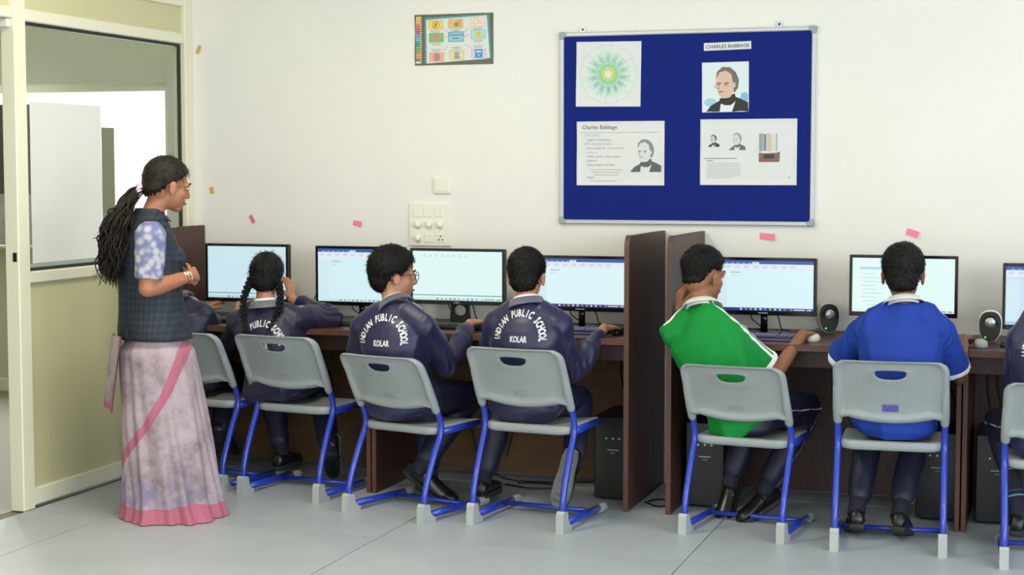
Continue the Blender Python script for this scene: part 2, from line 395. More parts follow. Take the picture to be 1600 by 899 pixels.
# next room, seen through the glass and the doorway
M_NWALL = mat('grey_green_wall_paint', (206, 209, 186), .8)
fn = tag(MB().box(-9.2, -4.33, ROOM_B - .1, 1.85, -.12, -.001).build('floor', mat('dull_grey_floor', (140, 138, 124), .6, var=(1.5, .08))), kind='structure')
wall_with_windows('wall_far', 'y', 1.8, .12, -9.2, -4.2, ROOM_H, [(-7.9, -5.44, 1.0, 2.06)], M_NWALL, 7)
tag(MB().box(-9.3, -9.2, ROOM_B, 1.9, -.1, ROOM_H).build('wall_far_left', M_NWALL), kind='structure')
tag(MB().box(-4.33, -4.2, .12, 1.8, -.1, ROOM_H).build('wall_return', M_NWALL), kind='structure')
tag(MB().cbox(-9.2, -4.4, 1.785, 1.8, 0, .09, .004).build('baseboard_far', M_ALU), kind='structure')
ws = MB(); ws.cbox(-8.0, -5.4, 1.70, 1.80, .97, 1.0, .004); tag(ws.build('trim_1', M_ALU), kind='structure')
MB().cbox(-5.44, -5.05, 1.775, 1.8, .2, 2.2, .004).build('trim_2', mat('pale_grey_trim', (205, 207, 200), .6))['kind'] = 'structure'
e = tag(empty('display_board', (-6.45, 1.66, 1.0)), 'dark grey panel standing on the far window sill seen through the doorway', 'panel')
MB().cbox(-.5, .12, 0, .03, .34, .93, .004).build('board', mat('slate_grey_board', (92, 94, 90), .6), e)
MB().cbox(-.5, .12, -.005, .035, .0, .34, .004).build('calendar_sheet', mat('pale_patterned_paper', (190, 190, 186), .7, var=(40, .2)), e)

# ------------------------------------------------------------------ computer desks
DT, DF = .76, -.70
def desk(x0, x1, label, tall_l, tall_r, backm):
    e = tag(empty('computer_desk', ((x0 + x1) / 2, DF / 2, 0)), label, 'desk', 'computer desks along the wall'); cx, cy = (x0 + x1) / 2, DF / 2
    a, b = x0 - cx, x1 - cx; yb, yf = -.012 - cy, DF - cy
    tp = MB().cbox(a + .02, b - .02, yf + .006, yb, DT - .028, DT, .002).build('desktop', M_WOODH, e)
    MB().cbox(a + .02, b - .02, yf, yf + .006, DT - .028, DT, .002).build('edge_band', M_EDGE, tp)
    for s, tall in ((-1, tall_l), (1, tall_r)):
        X0, X1 = (a, a + .02) if s < 0 else (b - .02, b)
        if tall:
            yf2 = yf - .015; h = 1.212; r = .05
            pf = [(yb, 0.0), (yb, h)] + [(yf2 + r - r * math.sin(R(t)), h - r + r * math.cos(R(t))) for t in range(0, 91, 10)] + [(yf2, 0.0)]
            p = MB().prism(pf, (X1 - X0, 0, 0), (X0, 0, 0), (0, 1, 0), (0, 0, 1)).build('side_panel', M_WOOD, e)
            sp = [(yf2 + r - r * math.sin(R(t)), h - r + r * math.cos(R(t))) for t in range(0, 91, 10)] + [(yf2, 0.0)]
            eb = MB(); inner = sp; outer = [(y - .003 * (1 if k else 0), z + (.003 if k < 5 else 0)) for k, (y, z) in enumerate(sp)]
            loops(eb, [[(X0 - .001, y, z) for y, z in inner] + [(X0 - .001, y, z) for y, z in outer[::-1]], [(X1 + .001, y, z) for y, z in inner] + [(X1 + .001, y, z) for y, z in outer[::-1]]])
            eb.build('edge_band', M_EDGE, p)
        else:
            p = MB().cbox(X0, X1, yf + .03, yb, 0, DT - .001, .002).build('side_panel', M_WOOD, e)
            MB().cbox(X0, X1, yf + .025, yf + .03, 0, DT - .001, .001).build('edge_band', M_EDGE, p)
    MB().cbox(a + .02, b - .02, yb - .06, yb - .045, .015, .64, .002).build('back_panel', backm, e)
    MB().cbox(a + .02, b - .02, yf + .12, yf + .135, DT - .11, DT - .028, .002).build('apron', M_WOOD, e)
    return e
desk(-4.215, -2.985, 'dark brown computer desk with one tall end panel nearest the glass partition', True, False, M_PLY)
desk(-2.978, -1.745, 'dark brown computer desk of the left row ending in a tall rounded panel', False, True, M_PLY)
desk(-1.575, -.342, 'dark brown computer desk of the right row starting with a tall rounded panel', True, False, M_WOOD)
desk(-.336, .90, 'dark brown computer desk at the right edge of the picture', False, False, M_WOOD)

# ------------------------------------------------------------------ monitors
def monitor(x0, x1, z0, z1, label, stand='slim', kind='doc', bar=(45, 85, 170), task=(38, 50, 120), brand=None, Y=-.30, page=(222, 246, 250)):
    w_, h_ = x1 - x0, z1 - z0; cx = (x0 + x1) / 2
    e = tag(empty('computer_monitor', (cx, Y, DT)), label, 'monitor', 'desktop monitors on the computer desks'); a = z0 - DT; b = z1 - DT
    bz = .013; bb = .02
    MB().cbox(-w_ / 2, w_ / 2, .004, .034, a, b, .004).build('housing', M_BLK, e)
    fr = MB(); 
    for X0, X1, Z0, Z1 in ((-w_ / 2, -w_ / 2 + bz, a, b), (w_ / 2 - bz, w_ / 2, a, b), (-w_ / 2 + bz, w_ / 2 - bz, a, a + bb), (-w_ / 2 + bz, w_ / 2 - bz, b - bz, b)): fr.cbox(X0, X1, -.004, .008, Z0, Z1, .0015)
    fb = fr.build('bezel', M_BLKG if stand == 'slim' else M_BLK, e)
    sw, sh = w_ - 2 * bz, h_ - bz - bb; zc = a + bb + sh / 2; L_, T_ = -sw / 2, zc + sh / 2
    sc = MB().box(-sw / 2, sw / 2, .0, .004, zc - sh / 2, zc + sh / 2).build('screen', glow(page), e)
    p = Print()
    if kind == 'doc':
        p.rect(0, T_ - .008, sw, .016, bar); p.rect(L_ + sw * .42, T_ - .0115, sw * .07, .009, (220, 232, 246))
        for k in range(7): p.rect(L_ + .03 + k * .026, T_ - .012, .015, .003, (170, 195, 235))
        p.rect(0, T_ - .030, sw, .027, (228, 238, 246))
        for k in range(9): p.rect(L_ + .02 + k * .042, T_ - .029, .022, .013, (205, 222, 236))
        p.rect(L_ + sw * .07, zc - .02, sw * .12, sh - .075, (212, 236, 244))
        p.rect(L_ + sw * .22, zc + sh * .26, sw * .1, .004, (150, 176, 196)); p.rect(L_ + sw * .2, zc + sh * .2, sw * .06, .003, (190, 214, 226))
    elif kind == 'plain':
        for k in range(8): p.rect(L_ + .06 + k * .03, T_ - .022, .012, .012, (205, 230, 230))
        p.rect(0, zc - sh / 2 + .024, sw, .004, (40, 150, 160))
    elif kind == 'list':
        p.rect(L_ + sw * .22, T_ - .045, sw * .30, .010, (170, 214, 232))
        for k in range(9): p.rect(L_ + sw * (.16 + .02 * (k % 3)), T_ - .07 - k * .017, sw * (.12 + .03 * ((k * 7) % 4)), .003, (196, 218, 210))
    bt = zc - sh / 2
    p.rect(0, bt + .0065, sw, .013, task)
    light = (90, 110, 150) if sum(task) > 450 else (225, 232, 250)
    for k in range(10): p.rect(-.1 + k * .022, bt + .0065, .009, .007, [light, (90, 160, 235), (230, 170, 70), light][k % 4])
    p.rect(sw * .28, bt + .0065, .007, .007, (240, 150, 60)); p.rect(sw * .36, bt + .0065, .05, .004, light); p.rect(sw * .46, bt + .0065, .02, .004, light)
    q = p.build('screen_content', sc, True)
    if brand:
        t = Print(); vs, fs = glyphs(brand, .013, .0003, 'CENTER'); xx = -w_ / 2 + .036 if brand == 'Lenovo' else 0.0
        MB().add([(x + xx, -.0048, z + a + .006) for x, z in vs], fs).build('brand_lettering', flat((178, 182, 186)), fb)
    else: MB().cbox(-.022, .022, -.0052, -.0038, a + .008, a + .0125, .0005).build('badge', flat((168, 172, 178)), fb)
    if stand == 'slim':
        MB().loft([((0, .03, .012), (.016, 0, 0), (0, .010, 0)), ((0, .03, a + .03), (.016, 0, 0), (0, .010, 0))], 16).build('stand_neck', M_BLKG, e, True)
        bs = MB(); o = [(x, y) for x, y in rrect(.22, .15, .05)]
        loops(bs, [[(x * f, y * f + .03, z) for x, y in o] for f, z in ((.99, 0), (1, .004), (.97, .010), (.5, .014))]); edge_smooth(bs.build('stand_base', M_BLKG, e))
    else:
        n = 28; ou = []; hole = []
        for k in range(n):
            t = 2 * PI * k / n; d = V3(math.cos(t), math.sin(t)); zc_ = a - .03
            hole.append((.030 * d[0], zc_ + .026 * d[1]))
            zt, zb = a + .03, .012
            sx = (.046) / abs(d[0]) if abs(d[0]) > 1e-6 else 9; sz = ((zt - zc_) / d[1]) if d[1] > 1e-6 else ((zb - zc_) / d[1] if d[1] < -1e-6 else 9)
            r = min(sx, sz); ou.append((d[0] * r * (1 + .15 * max(0, -d[1])), zc_ + d[1] * r))
        nk_ = MB(); loops(nk_, [[(x, .036, z) for x, z in hole], [(x, .036, z) for x, z in ou], [(x, .055, z) for x, z in ou], [(x, .055, z) for x, z in hole], [(x, .036, z) for x, z in hole]], cap=False)
        edge_smooth(nk_.build('stand_neck', M_BLK, e))
        MB().cbox(-.11, .11, -.04, .12, 0, .012, .005).build('stand_base', M_BLK, e)
    for k, s in enumerate((-1, 1)):
        pts = spline([(s * .05, .04, a + .03), (s * .062, .06, a - .02), (s * (.02 + .05 * k), .09, .02), (s * .10, .14, .008), (s * .02, .17, .006)])
        MB().tube(pts, .0028, 6).build('cable', M_CABLE, e, True)
    return e
monitor(-4.035, -3.578, .842, 1.132, 'monitor with pale blue page, leftmost, beside the clasped hands of the standing teacher', 'slim', 'plain', task=(196, 222, 232), page=(206, 234, 244))
monitor(-3.430, -2.965, .838, 1.128, 'monitor with blue ribbon page between the braided girl and the boy in glasses', 'slim', 'doc', task=(206, 232, 232), brand='Lenovo', page=(214, 243, 250))
monitor(-2.935, -2.456, .856, 1.124, 'monitor with teal bottom line on a broad stand with a round hole', 'wide', 'plain', task=(212, 240, 238), brand='DELL', page=(224, 250, 248), Y=-.29)
monitor(-2.315, -1.85, .842, 1.100, 'monitor with purple taskbar next to the tall panel of the left row', 'slim', 'doc', task=(52, 38, 110), page=(222, 246, 252))
monitor(-1.465, -.992, .847, 1.106, 'monitor with blue title bar facing the boy in green', 'slim', 'doc', task=(24, 50, 120), page=(216, 246, 252))
monitor(-.848, -.385, .856, 1.126, 'monitor with a pale list page facing the boy in the blue shirt', 'slim', 'list', task=(222, 246, 240), page=(228, 252, 248))
monitor(-.199, .262, .816, 1.100, 'monitor cut by the right edge of the picture behind the second speaker', 'slim', 'doc', task=(176, 205, 232), page=(206, 228, 246))

# keyboards
M_KEY = mat('grey_violet_keys', (118, 116, 160), .45); M_KEYD = mat('dark_keys', (52, 54, 58), .5)
def keyboard(x, y, rz, label, km, lit=False):
    e = tag(empty('keyboard', (x, y, DT), R(rz)), label, 'keyboard', 'keyboards on the computer desks')
    b = MB(); o = rrect(.44, .145, .012); loops(b, [[(px * f, py * f, z) for px, py in o] for f, z in ((.985, 0), (1, .004), (1, .013), (.985, .017))]); edge_smooth(b.build('body', M_BLK, e))
    ks = MB()
    for r_ in range(5):
        for k in range(19):
            X = -.207 + k * .0218 + (.006 if k > 14 else 0); Y = .052 - r_ * .023
            if r_ == 4 and 3 < k < 10:
                if k == 4: ks.cbox(X - .009, X + .118, Y - .009, Y + .009, .016, .023, .002)
                continue
            ks.cbox(X - .009, X + .009, Y - .009, Y + .009, .016, .023, .002)
    tag(ks.build('keys', km, e), kind='stuff')
    if lit: MB().cbox(-.215, .215, -.0745, -.0715, .003, .009, .001).build('light_strip', mat('violet_strip', (150, 120, 190), .3), e)
keyboard(-3.72, -.50, 0, 'dark keyboard under the arms of the braided girl', M_KEYD)
keyboard(-3.12, -.46, 0, 'dark keyboard left of the boy in glasses', M_KEYD)
keyboard(-2.66, -.46, 0, 'dark keyboard in front of the broad holed monitor stand', M_KEYD)
keyboard(-2.11, -.48, 0, 'violet keyed keyboard beside the hand of the short haired boy in jacket', M_KEY, True)
keyboard(-1.24, -.50, 0, 'violet keyed keyboard by the bare forearm of the boy in green', M_KEY, True)
keyboard(-.60, -.50, 0, 'dark keyboard hidden before the boy in the blue shirt', M_KEYD)
keyboard(.02, -.46, 0, 'dark keyboard beside the second speaker', M_KEYD)
def mouse(x, y, rz, label, m):
    e = tag(empty('computer_mouse', (x, y, DT), R(rz)), label, 'mouse')
    b = MB(); b.loft([((0, 0, z), (.030 * f, 0, 0), (0, .052 * f, 0)) for f, z in ((.92, 0), (1, .006), (.98, .016), (.85, .027), (.5, .034), (.15, .036))], 20); b.build('shell', m, e, True)
    MB().tube([(0, .018, .030), (0, .034, .026)], .004, 8).build('wheel', M_BLK, e, True)
    MB().tube(spline([(0, .05, .01), (.01, .10, .004), (-.02, .17, .004), (.02, .24, .004)]), .0018, 6).build('cable', M_CABLE, e, True)
mouse(-1.845, -.50, 0, 'black mouse under the hand of the short haired boy in jacket', M_BLK)
mouse(-.972, -.53, 0, 'white mouse under the hand of the boy in green', M_SWITCH)
mouse(-.275, -.56, 8, 'pale grey mouse right of the hand of the boy in blue', M_BOOT)

# speakers
def speaker(x, y, rz, label):
    e = tag(empty('computer_speaker', (x, y, DT), R(rz)), label, 'speaker', 'small desktop speakers')
    prof = lambda z: .034 + .016 * math.sin(PI * min(1, max(0, z / .14)) * .62 + .15)
    def lp(f, y_, z0=.0): 
        out = []
        for k in range(32):
            t = 2 * PI * k / 32; zz = .071 + .069 * f * math.copysign(abs(math.sin(t)) ** .75, math.sin(t)); ww = prof(zz) * f
            out.append((ww * math.copysign(abs(math.cos(t)) ** .75, math.cos(t)), y_ + (.071 - zz) * -.12, zz))
        return out
    b = MB(); loops(b, [lp(.55, .085), lp(.85, .075), lp(.98, .045), lp(1.0, .012), lp(1.0, .0), lp(.93, -.006)]); edge_smooth(b.build('cabinet', mat('ivory_speaker_plastic', (226, 224, 206), .35), e), 50)
    f_ = MB(); loops(f_, [lp(.94, -.004), lp(.90, -.009), lp(.6, -.010)]); edge_smooth(f_.build('front_face', mat('matt_black_speaker_face', (12, 12, 13), .5), e), 50)
    def disc(prof_, z, m, nm):
        d = MB(); d.loft([((0, -.008 - dy + (z - .071) * .12, z), (r, 0, 0), (0, 0, r)) for r, dy in prof_], 28); d.build(nm, m, e, True)
    disc([(.034, -.001), (.034, .004), (.030, .006), (.028, .003)], .088, M_BLK, 'surround')
    disc([(.024, .003), (.022, .008), (.015, .012), (.006, .014)], .088, M_SIL, 'cone')
    MB().cbox(-.022, -.015, -.0205, -.015, .022, .029, .001).build('power_light', mat('green_led', (90, 255, 60), .3, emit=1.0), e)
    MB().tube(spline([(.02, .08, .03), (.03, .13, .01), (-.01, .2, .005)]), .002, 6).build('cable', M_CABLE, e, True)
speaker(-.952, -.17, 24, 'small ivory speaker half hidden by the sleeve of the boy in blue')
speaker(-.245, -.36, 0, 'small ivory speaker with lit green dot standing clear at the right')

# computer towers
def tower(x, y, label, w_=.175, h_=.385):
    e = tag(empty('computer_tower', (x, y, 0)), label, 'computer', 'black computer towers under the desks')
    MB().cbox(-w_ / 2, w_ / 2, .012, .36, .012, h_, .004).build('case', M_BLK, e)
    fp = MB().cbox(-w_ / 2, w_ / 2, 0, .012, .012, h_, .005).build('front_panel', mat('black_tower_front', (20, 20, 22), .3), e)
    for k in range(3): MB().lathe([(.0045, -.002), (.0045, .002)], 10).build('port', M_SIL, fp); 
    for k, c in enumerate(fp.children): c.location = (-.03 + .03 * k, -.001, h_ - .10); c.rotation_euler = (R(90), 0, 0)
    MB().cbox(-.026, .026, -.0015, .001, h_ - .155, h_ - .150, .0004).build('badge', flat((170, 172, 176)), fp)
    MB().cbox(-.01, .01, -.0015, .001, h_ - .168, h_ - .164, .0004).build('badge', flat((140, 142, 146)), fp)
    for X in (-w_ / 2 + .03, w_ / 2 - .03):
        for Y in (.05, .31): MB().lathe([(.012, 0), (.012, .013)], 12).build('foot', M_BLK, e).location = (X, Y, 0)
    for k in range(3):
        pts = spline([(-.02 + .03 * k, .34, h_ - .06 - .05 * k), (-.04 + .05 * k, .40, h_ + .02), (-.06 + .04 * k, .37, .56), (-.03 + .02 * k, .40, .70)])
        MB().tube(pts, .004, 7).build('cable', M_CABLE, e, True)
tower(-1.87, -.50, 'black computer tower left of the tall rounded panels')
tower(-1.44, -.54, 'black computer tower behind the chair of the boy in green')
tower(-.445, -.50, 'black computer tower under the desk behind the blue shirted boy')
tower(-.20, -.50, 'black computer tower under the rightmost desk')

# loose cables below the desks
def cable(label, pts, r=.004): tag(MB().tube(spline(pts), r, 7).build('cable', M_CABLE, None, True), label, 'cable', 'loose black cables below the desks')
cable('black cable drooping on the floor behind the chair of the boy in glasses', [(-2.72, -.08, .3), (-2.64, -.10, .08), (-2.5, -.16, .006), (-2.3, -.2, .006), (-2.12, -.14, .006), (-1.99, -.1, .006)])
cable('looped black cable on the floor left of the black tower', [(-2.45, -.3, .005), (-2.3, -.36, .005), (-2.18, -.30, .005), (-2.26, -.23, .005), (-2.4, -.25, .005)])
cable('black cable hanging below the desk near the holed monitor stand', [(-2.5, -.09, .69), (-2.52, -.12, .5), (-2.46, -.13, .3), (-2.51, -.1, .1)])
cable('coiled dark cable on the floor between the two tall panels', [(-1.72, -.5, .005), (-1.64, -.58, .005), (-1.60, -.5, .005), (-1.66, -.42, .005), (-1.71, -.48, .006)])
cable('thin black cable arching over the desk behind the braided girl', [(-3.53, -.14, .765), (-3.52, -.12, .86), (-3.46, -.12, .905), (-3.41, -.16, .89)], .0028)

# ------------------------------------------------------------------ chairs
def make_chair():
    e = empty('school_chair')
    hx = .207
    # side frames: boot - upright - back tube
    for s in (-1, 1):
        x = s * hx
        up = spline([(x, .055, .036), (x, .03, .045), (x, .017, .075), (x, .028, .16), (x, .085, .30), (x, .128, .385), (x, .138, .43), (x, .130, .47), (x, .112, .51), (x, .095, .545)], 6)
        MB().tube(up, .0138, 12).build('upright_tube', M_BLUE, e, True)
        MB().tube([(x, .03, .034), (x, .47, .026)], .017, 14, flat_=.72).build('runner', M_BLUE, e, True)
        b = MB(); pf = [(-.016, 0), (.075, 0), (.08, .018), (.06, .026), (.042, .046), (.034, .085), (-.002, .092), (-.012, .08)]
        b.prism(pf, (.034, 0, 0), (x - .017, 0, 0), (0, 1, 0), (0, 0, 1)); edge_smooth(b.build('foot_boot', M_BOOT, e), 30)
        c = MB(); c.loft([((x, y, z), (w_, 0, 0), (0, 0, h_)) for y, z, w_, h_ in ((.415, .024, .0155, .0205), (.455, .0235, .0165, .022), (.48, .022, .016, .021), (.488, .021, .010, .014))], 16); edge_smooth(c.build('front_cap', M_BOOT, e), 40)
        MB().tube([(x * .97, .13, .408), (x * .97, .43, .413)], .017, 12, flat_=.7).build('seat_rail', M_BLUE, e, True)
    MB().tube([(-hx, .335, .030), (hx, .335, .030)], .0105, 12).build('cross_tube', M_BLUE, e, True)
    # seat
    st = MB(); o = rrect(.395, .385, .05, 6); L_ = []
    for f, dz in ((.93, -.034), (.985, -.03), (1, -.018), (1, -.006), (.985, .002), (.95, .006), (.85, .004), (.6, -.001), (.3, -.004)):
        L_.append([(x * f, .295 + y * f, .425 + dz - .018 * max(0, (y * f - .1) / .09) ** 2 + .004 * abs(x * f / .2) ** 2) for x, y in o])
    loops(st, L_); edge_smooth(st.build('seat', M_GREYP, e), 60)
    # back shell with a D-shaped hand hole
    n = 72; Z0, Z1, W = .524, .775, .222
    def outer(t):
        d = (math.cos(t), math.sin(t)); cz = .715
        best = 9
        # walk out until leaving the rounded outline
        lo, hi = 0.0, .6
        def inside(r):
            x, z = d[0] * r, cz + d[1] * r
            zb = Z0 + .012 + .055 * (abs(x) / W) ** 2 * 0 - .026 * (1 - min(1, (x / (W - .035)) ** 2)) if abs(x) < W - .035 else Z0 - .004
            if abs(x) > W or z > Z1 or z < zb: return False
            rr = .045
            if z > Z1 - rr and abs(x) > W - rr and math.hypot(abs(x) - (W - rr), z - (Z1 - rr)) > rr: return False
            return True
        for _ in range(40):
            mid = (lo + hi) / 2
            if inside(mid): lo = mid
            else: hi = mid
        return d[0] * lo, cz + d[1] * lo
    ou = []; ho = []
    for k in range(n):
        t = 2 * PI * (k + .5) / n; ou.append(outer(t))
        c_, s_ = math.cos(t), math.sin(t)
        ho.append((.060 * math.copysign(abs(c_) ** .7, c_), .726 + (.010 if s_ > 0 else .028) * math.copysign(abs(s_) ** (.6 if s_ > 0 else .9), s_)))
    def pos(x, z, off):
        v = (z - .5) / .275; y = .115 - .125 * v - .018 * v * v - .030 * (1 - (x / W) ** 2)   # reclined, slightly dished
        return (x, y + off, z)
    def ring(t, off): return [pos(h[0] + (o_[0] - h[0]) * t, h[1] + (o_[1] - h[1]) * t, off) for h, o_ in zip(ho, ou)]
    rimA = lambda t: (-.010 if t > .80 else 0)
    b = MB(); L_ = [ring(0, .004), ring(.0, -.005), ring(.05, -.0075), ring(.1, -.004), ring(.3, -.003), ring(.55, -.003), ring(.76, -.003), ring(.82, -.007), ring(.87, -.017), ring(.93, -.021), ring(.98, -.014), ring(1.0, .0), ring(.98, .012), ring(.9, .014), ring(.75, .006), ring(.4, .005), ring(.0, .004)]
    loops(b, L_, cap=False); bk = edge_smooth(b.build('backrest', M_GREYP, e), 65)
    # sockets at the lower corners that take the tubes, embossed maker's plate
    for s in (-1, 1):
        MB().capsule([pos(s * .2065, .515, .0), pos(s * .2065, .57, -.003), pos(s * .2075, .66, -.003)], [.0175, .0185, .015], 14).build('tube_socket', M_GREYP, bk, True)
    em = MB()
    for x0, x1, z0, z1 in ((-.03, .03, .564, .5665), (-.03, .03, .5845, .587), (-.03, -.0275, .5665, .5845), (.0275, .03, .5665, .5845), (-.022, -.012, .57, .581), (-.008, .003, .57, .581), (.008, .02, .57, .581)):
        q = MB().box(x0, x1, -.0015, .0015, z0, z1); em.add([tuple(V3(*pos(x, z, -.004)) + V3(0, y, 0)) for x, y, z in q.v], q.f)
    em.build('embossed_plate', M_GREYP, bk)
    return e, pos
CH, chair_pos = make_chair()
CHAIRS = [((-3.85, -.86), -10, 'grey plastic chair half hidden behind the pink saree'), ((-3.325, -.94), -8, 'grey plastic chair under the girl with two braids'),
          ((-2.715, -1.165), -16, 'grey plastic chair under the boy in glasses'), ((-2.11, -1.185), -7, 'grey plastic chair under the short haired boy left of the tall panels'),
          ((-1.216, -1.09), -7, 'grey plastic chair under the boy in the green shirt'), ((-.585, -1.165), 3, 'grey plastic chair with a purple sticker under the boy in the blue shirt'),
          ((.06, -1.265), 4, 'grey plastic chair cut by the right edge of the picture')]
CH_Z = (.965, .973, .915, .985, .92, .985, .92)     # the smaller chairs of the set are a little lower
for i, ((x, y), a, lb) in enumerate(CHAIRS):
    o = CH if i == 0 else copy_tree(CH)
    o.location = (x, y, 0); o.rotation_euler = (0, 0, R(a)); o.scale = (1, 1, CH_Z[i]); tag(o, lb, 'chair', 'grey and blue school chairs')
    if i == 5:
        sm = MB(); q = MB().box(-.030, .030, -.001, .001, .562, .59); sm.add([tuple(V3(*chair_pos(px, pz, -.0065)) + V3(0, py, 0)) for px, py, pz in q.v], q.f)
        bk = [c for c in o.children if c.name.startswith('backrest')][0]; sm.build('sticker', mat('purple_sticker', (92, 84, 168), .5, var=(60, .35)), bk)

# ------------------------------------------------------------------ things on the back wall
def board():
    x0, x1, z0, z1 = -2.268, -1.046, 1.24, 2.155
    e = tag(empty('notice_board', ((x0 + x1) / 2, -.002, z0)), 'blue felt notice board in a silver frame on the back wall', 'notice board'); a, h = (x1 - x0) / 2, z1 - z0
    MB().box(-a + .01, a - .01, -.012, 0, .01, h - .01).build('felt_panel', M_FELT, e)
    for X0, X1, Z0, Z1 in ((-a, -a + .02, .03, h - .03), (a - .02, a, .03, h - .03), (-a + .03, a - .03, 0, .02), (-a + .03, a - .03, h - .02, h)): MB().cbox(X0, X1, -.02, .0, Z0, Z1, .004).build('frame_rail', M_ALUF, e)
    for sx in (-1, 1):
        for z in (0, 1):
            c = MB(); Z = (0, .032) if not z else (h - .032, h)
            c.cbox(*sorted((sx * a * 1.002, sx * (a - .022))), -.023, .0, Z[0] - .002, Z[1] + .002, .004)
            zz = (-.002, .022) if not z else (h - .022, h + .002); c.cbox(*sorted((sx * a * 1.002, sx * (a - .034))), -.0225, .0, zz[0], zz[1], .004)
            c.build('frame_corner', M_CORNER, e)
    for X in (-.50, .44):
        l = MB(); l.prism([(X - .014, h), (X + .014, h), (X + .014, h + .018), (X + .007, h + .028), (X - .007, h + .028), (X - .014, h + .018)], (0, .004, 0), (0, -.005, 0)); q = l.build('hanger', M_SIL, e)
        MB().loft([((X, -.005, h + .014), (.006, 0, 0), (0, 0, .006)), ((X, -.009, h + .014), (.004, 0, 0), (0, 0, .004))], 10).build('screw', M_BLK, q)
    return e
board()
def sheet(name, x0, x1, z0, z1, label, cat='paper', y=-.0155, tilt=0.0, m=None, amp=.0012, lift=0.0):
    """paper sheet with slightly lifted corners; returns (object, Print) with the origin at its centre"""
    e = tag(empty(name, ((x0 + x1) / 2, y, (z0 + z1) / 2)), label, cat); e.rotation_euler = (0, R(tilt), 0); a, b = (x1 - x0) / 2, (z1 - z0) / 2
    mb = MB(); n = 10; vs = []; fs = []; G = [-1, -.965, -.85, -.55, -.25, 0, .25, .55, .85, .965, 1]
    for i in range(n + 1):
        for j in range(n + 1):
            u, v = G[i], G[j]; edge = 1.0 if max(abs(u), abs(v)) == 1 else 0.0
            vs.append((a * u, -edge * amp * (1.2 + math.sin(9 * u + 4 * v)), b * v))
    for i in range(n):
        for j in range(n): k = i * (n + 1) + j; fs.append((k, k + 1, k + n + 2, k + n + 1))
    N_ = len(vs); vs += [(x, .0008, z) for x, y_, z in vs]; fs += [tuple(N_ + i for i in f[::-1]) for f in fs]
    rim = [i * (n + 1) for i in range(n + 1)] + [n * (n + 1) + j for j in range(1, n + 1)] + [i * (n + 1) + n for i in range(n - 1, -1, -1)] + [j for j in range(n - 1, 0, -1)]
    fs += [(rim[k], rim[(k + 1) % len(rim)], N_ + rim[(k + 1) % len(rim)], N_ + rim[k]) for k in range(len(rim))]
    mb.add(vs, fs); mb.build('sheet', m or M_PAPER, e, True)
    return e, Print(), a, b
def portrait(p, x, z, s, skin, hair, coat, shirt, ink):
    """half-length portrait of an old man in a dark coat, turned to the left"""
    q = lambda pts, c: p.poly([(x + a * s, z + b * s) for a, b in pts], c)
    q([(-.42, -.5), (-.30, -.36), (-.05, -.22), (.12, -.16), (.30, -.22), (.5, -.32), (.5, -.5)], coat)
    q([(-.12, -.5), (-.10, -.34), (.0, -.29), (.10, -.36), (.22, -.27), (.14, -.5)], shirt)
    q([(-.12, -.22), (.2, -.12), (.24, -.26), (.12, -.36), (-.02, -.36), (-.12, -.30)], coat)
    q([(-.2, .18), (-.18, .34), (-.06, .44), (.1, .43), (.22, .33), (.29, .16), (.27, .0), (.2, -.1), (.12, -.04), (.1, .2), (-.1, .3)], hair)
    q([(-.19, .2), (-.12, .33), (.02, .36), (.13, .28), (.17, .08), (.18, -.08), (.1, -.2), (-.04, -.22), (-.13, -.16), (-.19, .0), (-.21, .08)], skin)
    q([(-.20, .1), (-.25, .02), (-.2, -.01), (-.17, .03)], skin)
    for X in (-.14, .02): q([(X - .05, .10), (X + .05, .12), (X + .05, .095), (X - .05, .08)], ink); p.disc(x + X * s, z + .06 * s, .025 * s, .012 * s, ink)
    q([(-.15, -.07), (-.03, -.065), (-.03, -.08), (-.14, -.09)], ink); q([(-.19, .0), (-.12, .01), (-.13, -.015)], ink)
    q([(.16, .1), (.21, .12), (.22, .02), (.17, .0)], skin)
GRAY = (112, 118, 120); LG = (176, 182, 184)
# wheel chart
e, p, a, b = sheet('wheel_chart', -2.186, -1.868, 1.80, 2.108, 'printed chart with a pale green radial wheel on the blue board', tilt=.6)
for k, (r, c) in enumerate(((.128, (222, 232, 228)), (.105, (208, 230, 220)), (.085, (190, 226, 208)), (.065, (170, 220, 194)), (.048, (150, 212, 180)))): p.disc(0, 0, r, r, c, 40)
p.ring(0, 0, .139, .0012, (186, 196, 200)); p.ring(0, 0, .112, .0008, (190, 206, 202))
for k in range(14):
    t = 2 * PI * (k + .3) / 14; p.line(.036 * math.cos(t), .036 * math.sin(t), .139 * math.cos(t), .139 * math.sin(t), .0009, (160, 178, 178))
    for j in range(5):
        t2 = 2 * PI * (k + .42 + .09 * j) / 14; p.line(.062 * math.cos(t2), .062 * math.sin(t2), (.085 + .008 * ((k * 3 + j) % 4)) * math.cos(t2), (.085 + .008 * ((k * 3 + j) % 4)) * math.sin(t2), .0012, (140, 160, 158))
p.disc(0, 0, .037, .037, (196, 208, 96)); 
for k in range(14): t = 2 * PI * k / 14; p.disc(.028 * math.cos(t), .028 * math.sin(t), .004, .004, (226, 230, 180), 8)
p.disc(0, 0, .019, .019, (226, 228, 226)); p.build('print', e)
# name strip
e, p, a, b = sheet('name_strip', -1.567, -1.345, 2.056, 2.092, 'narrow white name strip above the coloured portrait', tilt=-1.2, amp=.0006)
p.text('CHARLES BABBAGE', 0, -.0085, .0235, (70, 74, 84), 'CENTER', .0003); p.build('lettering', e)
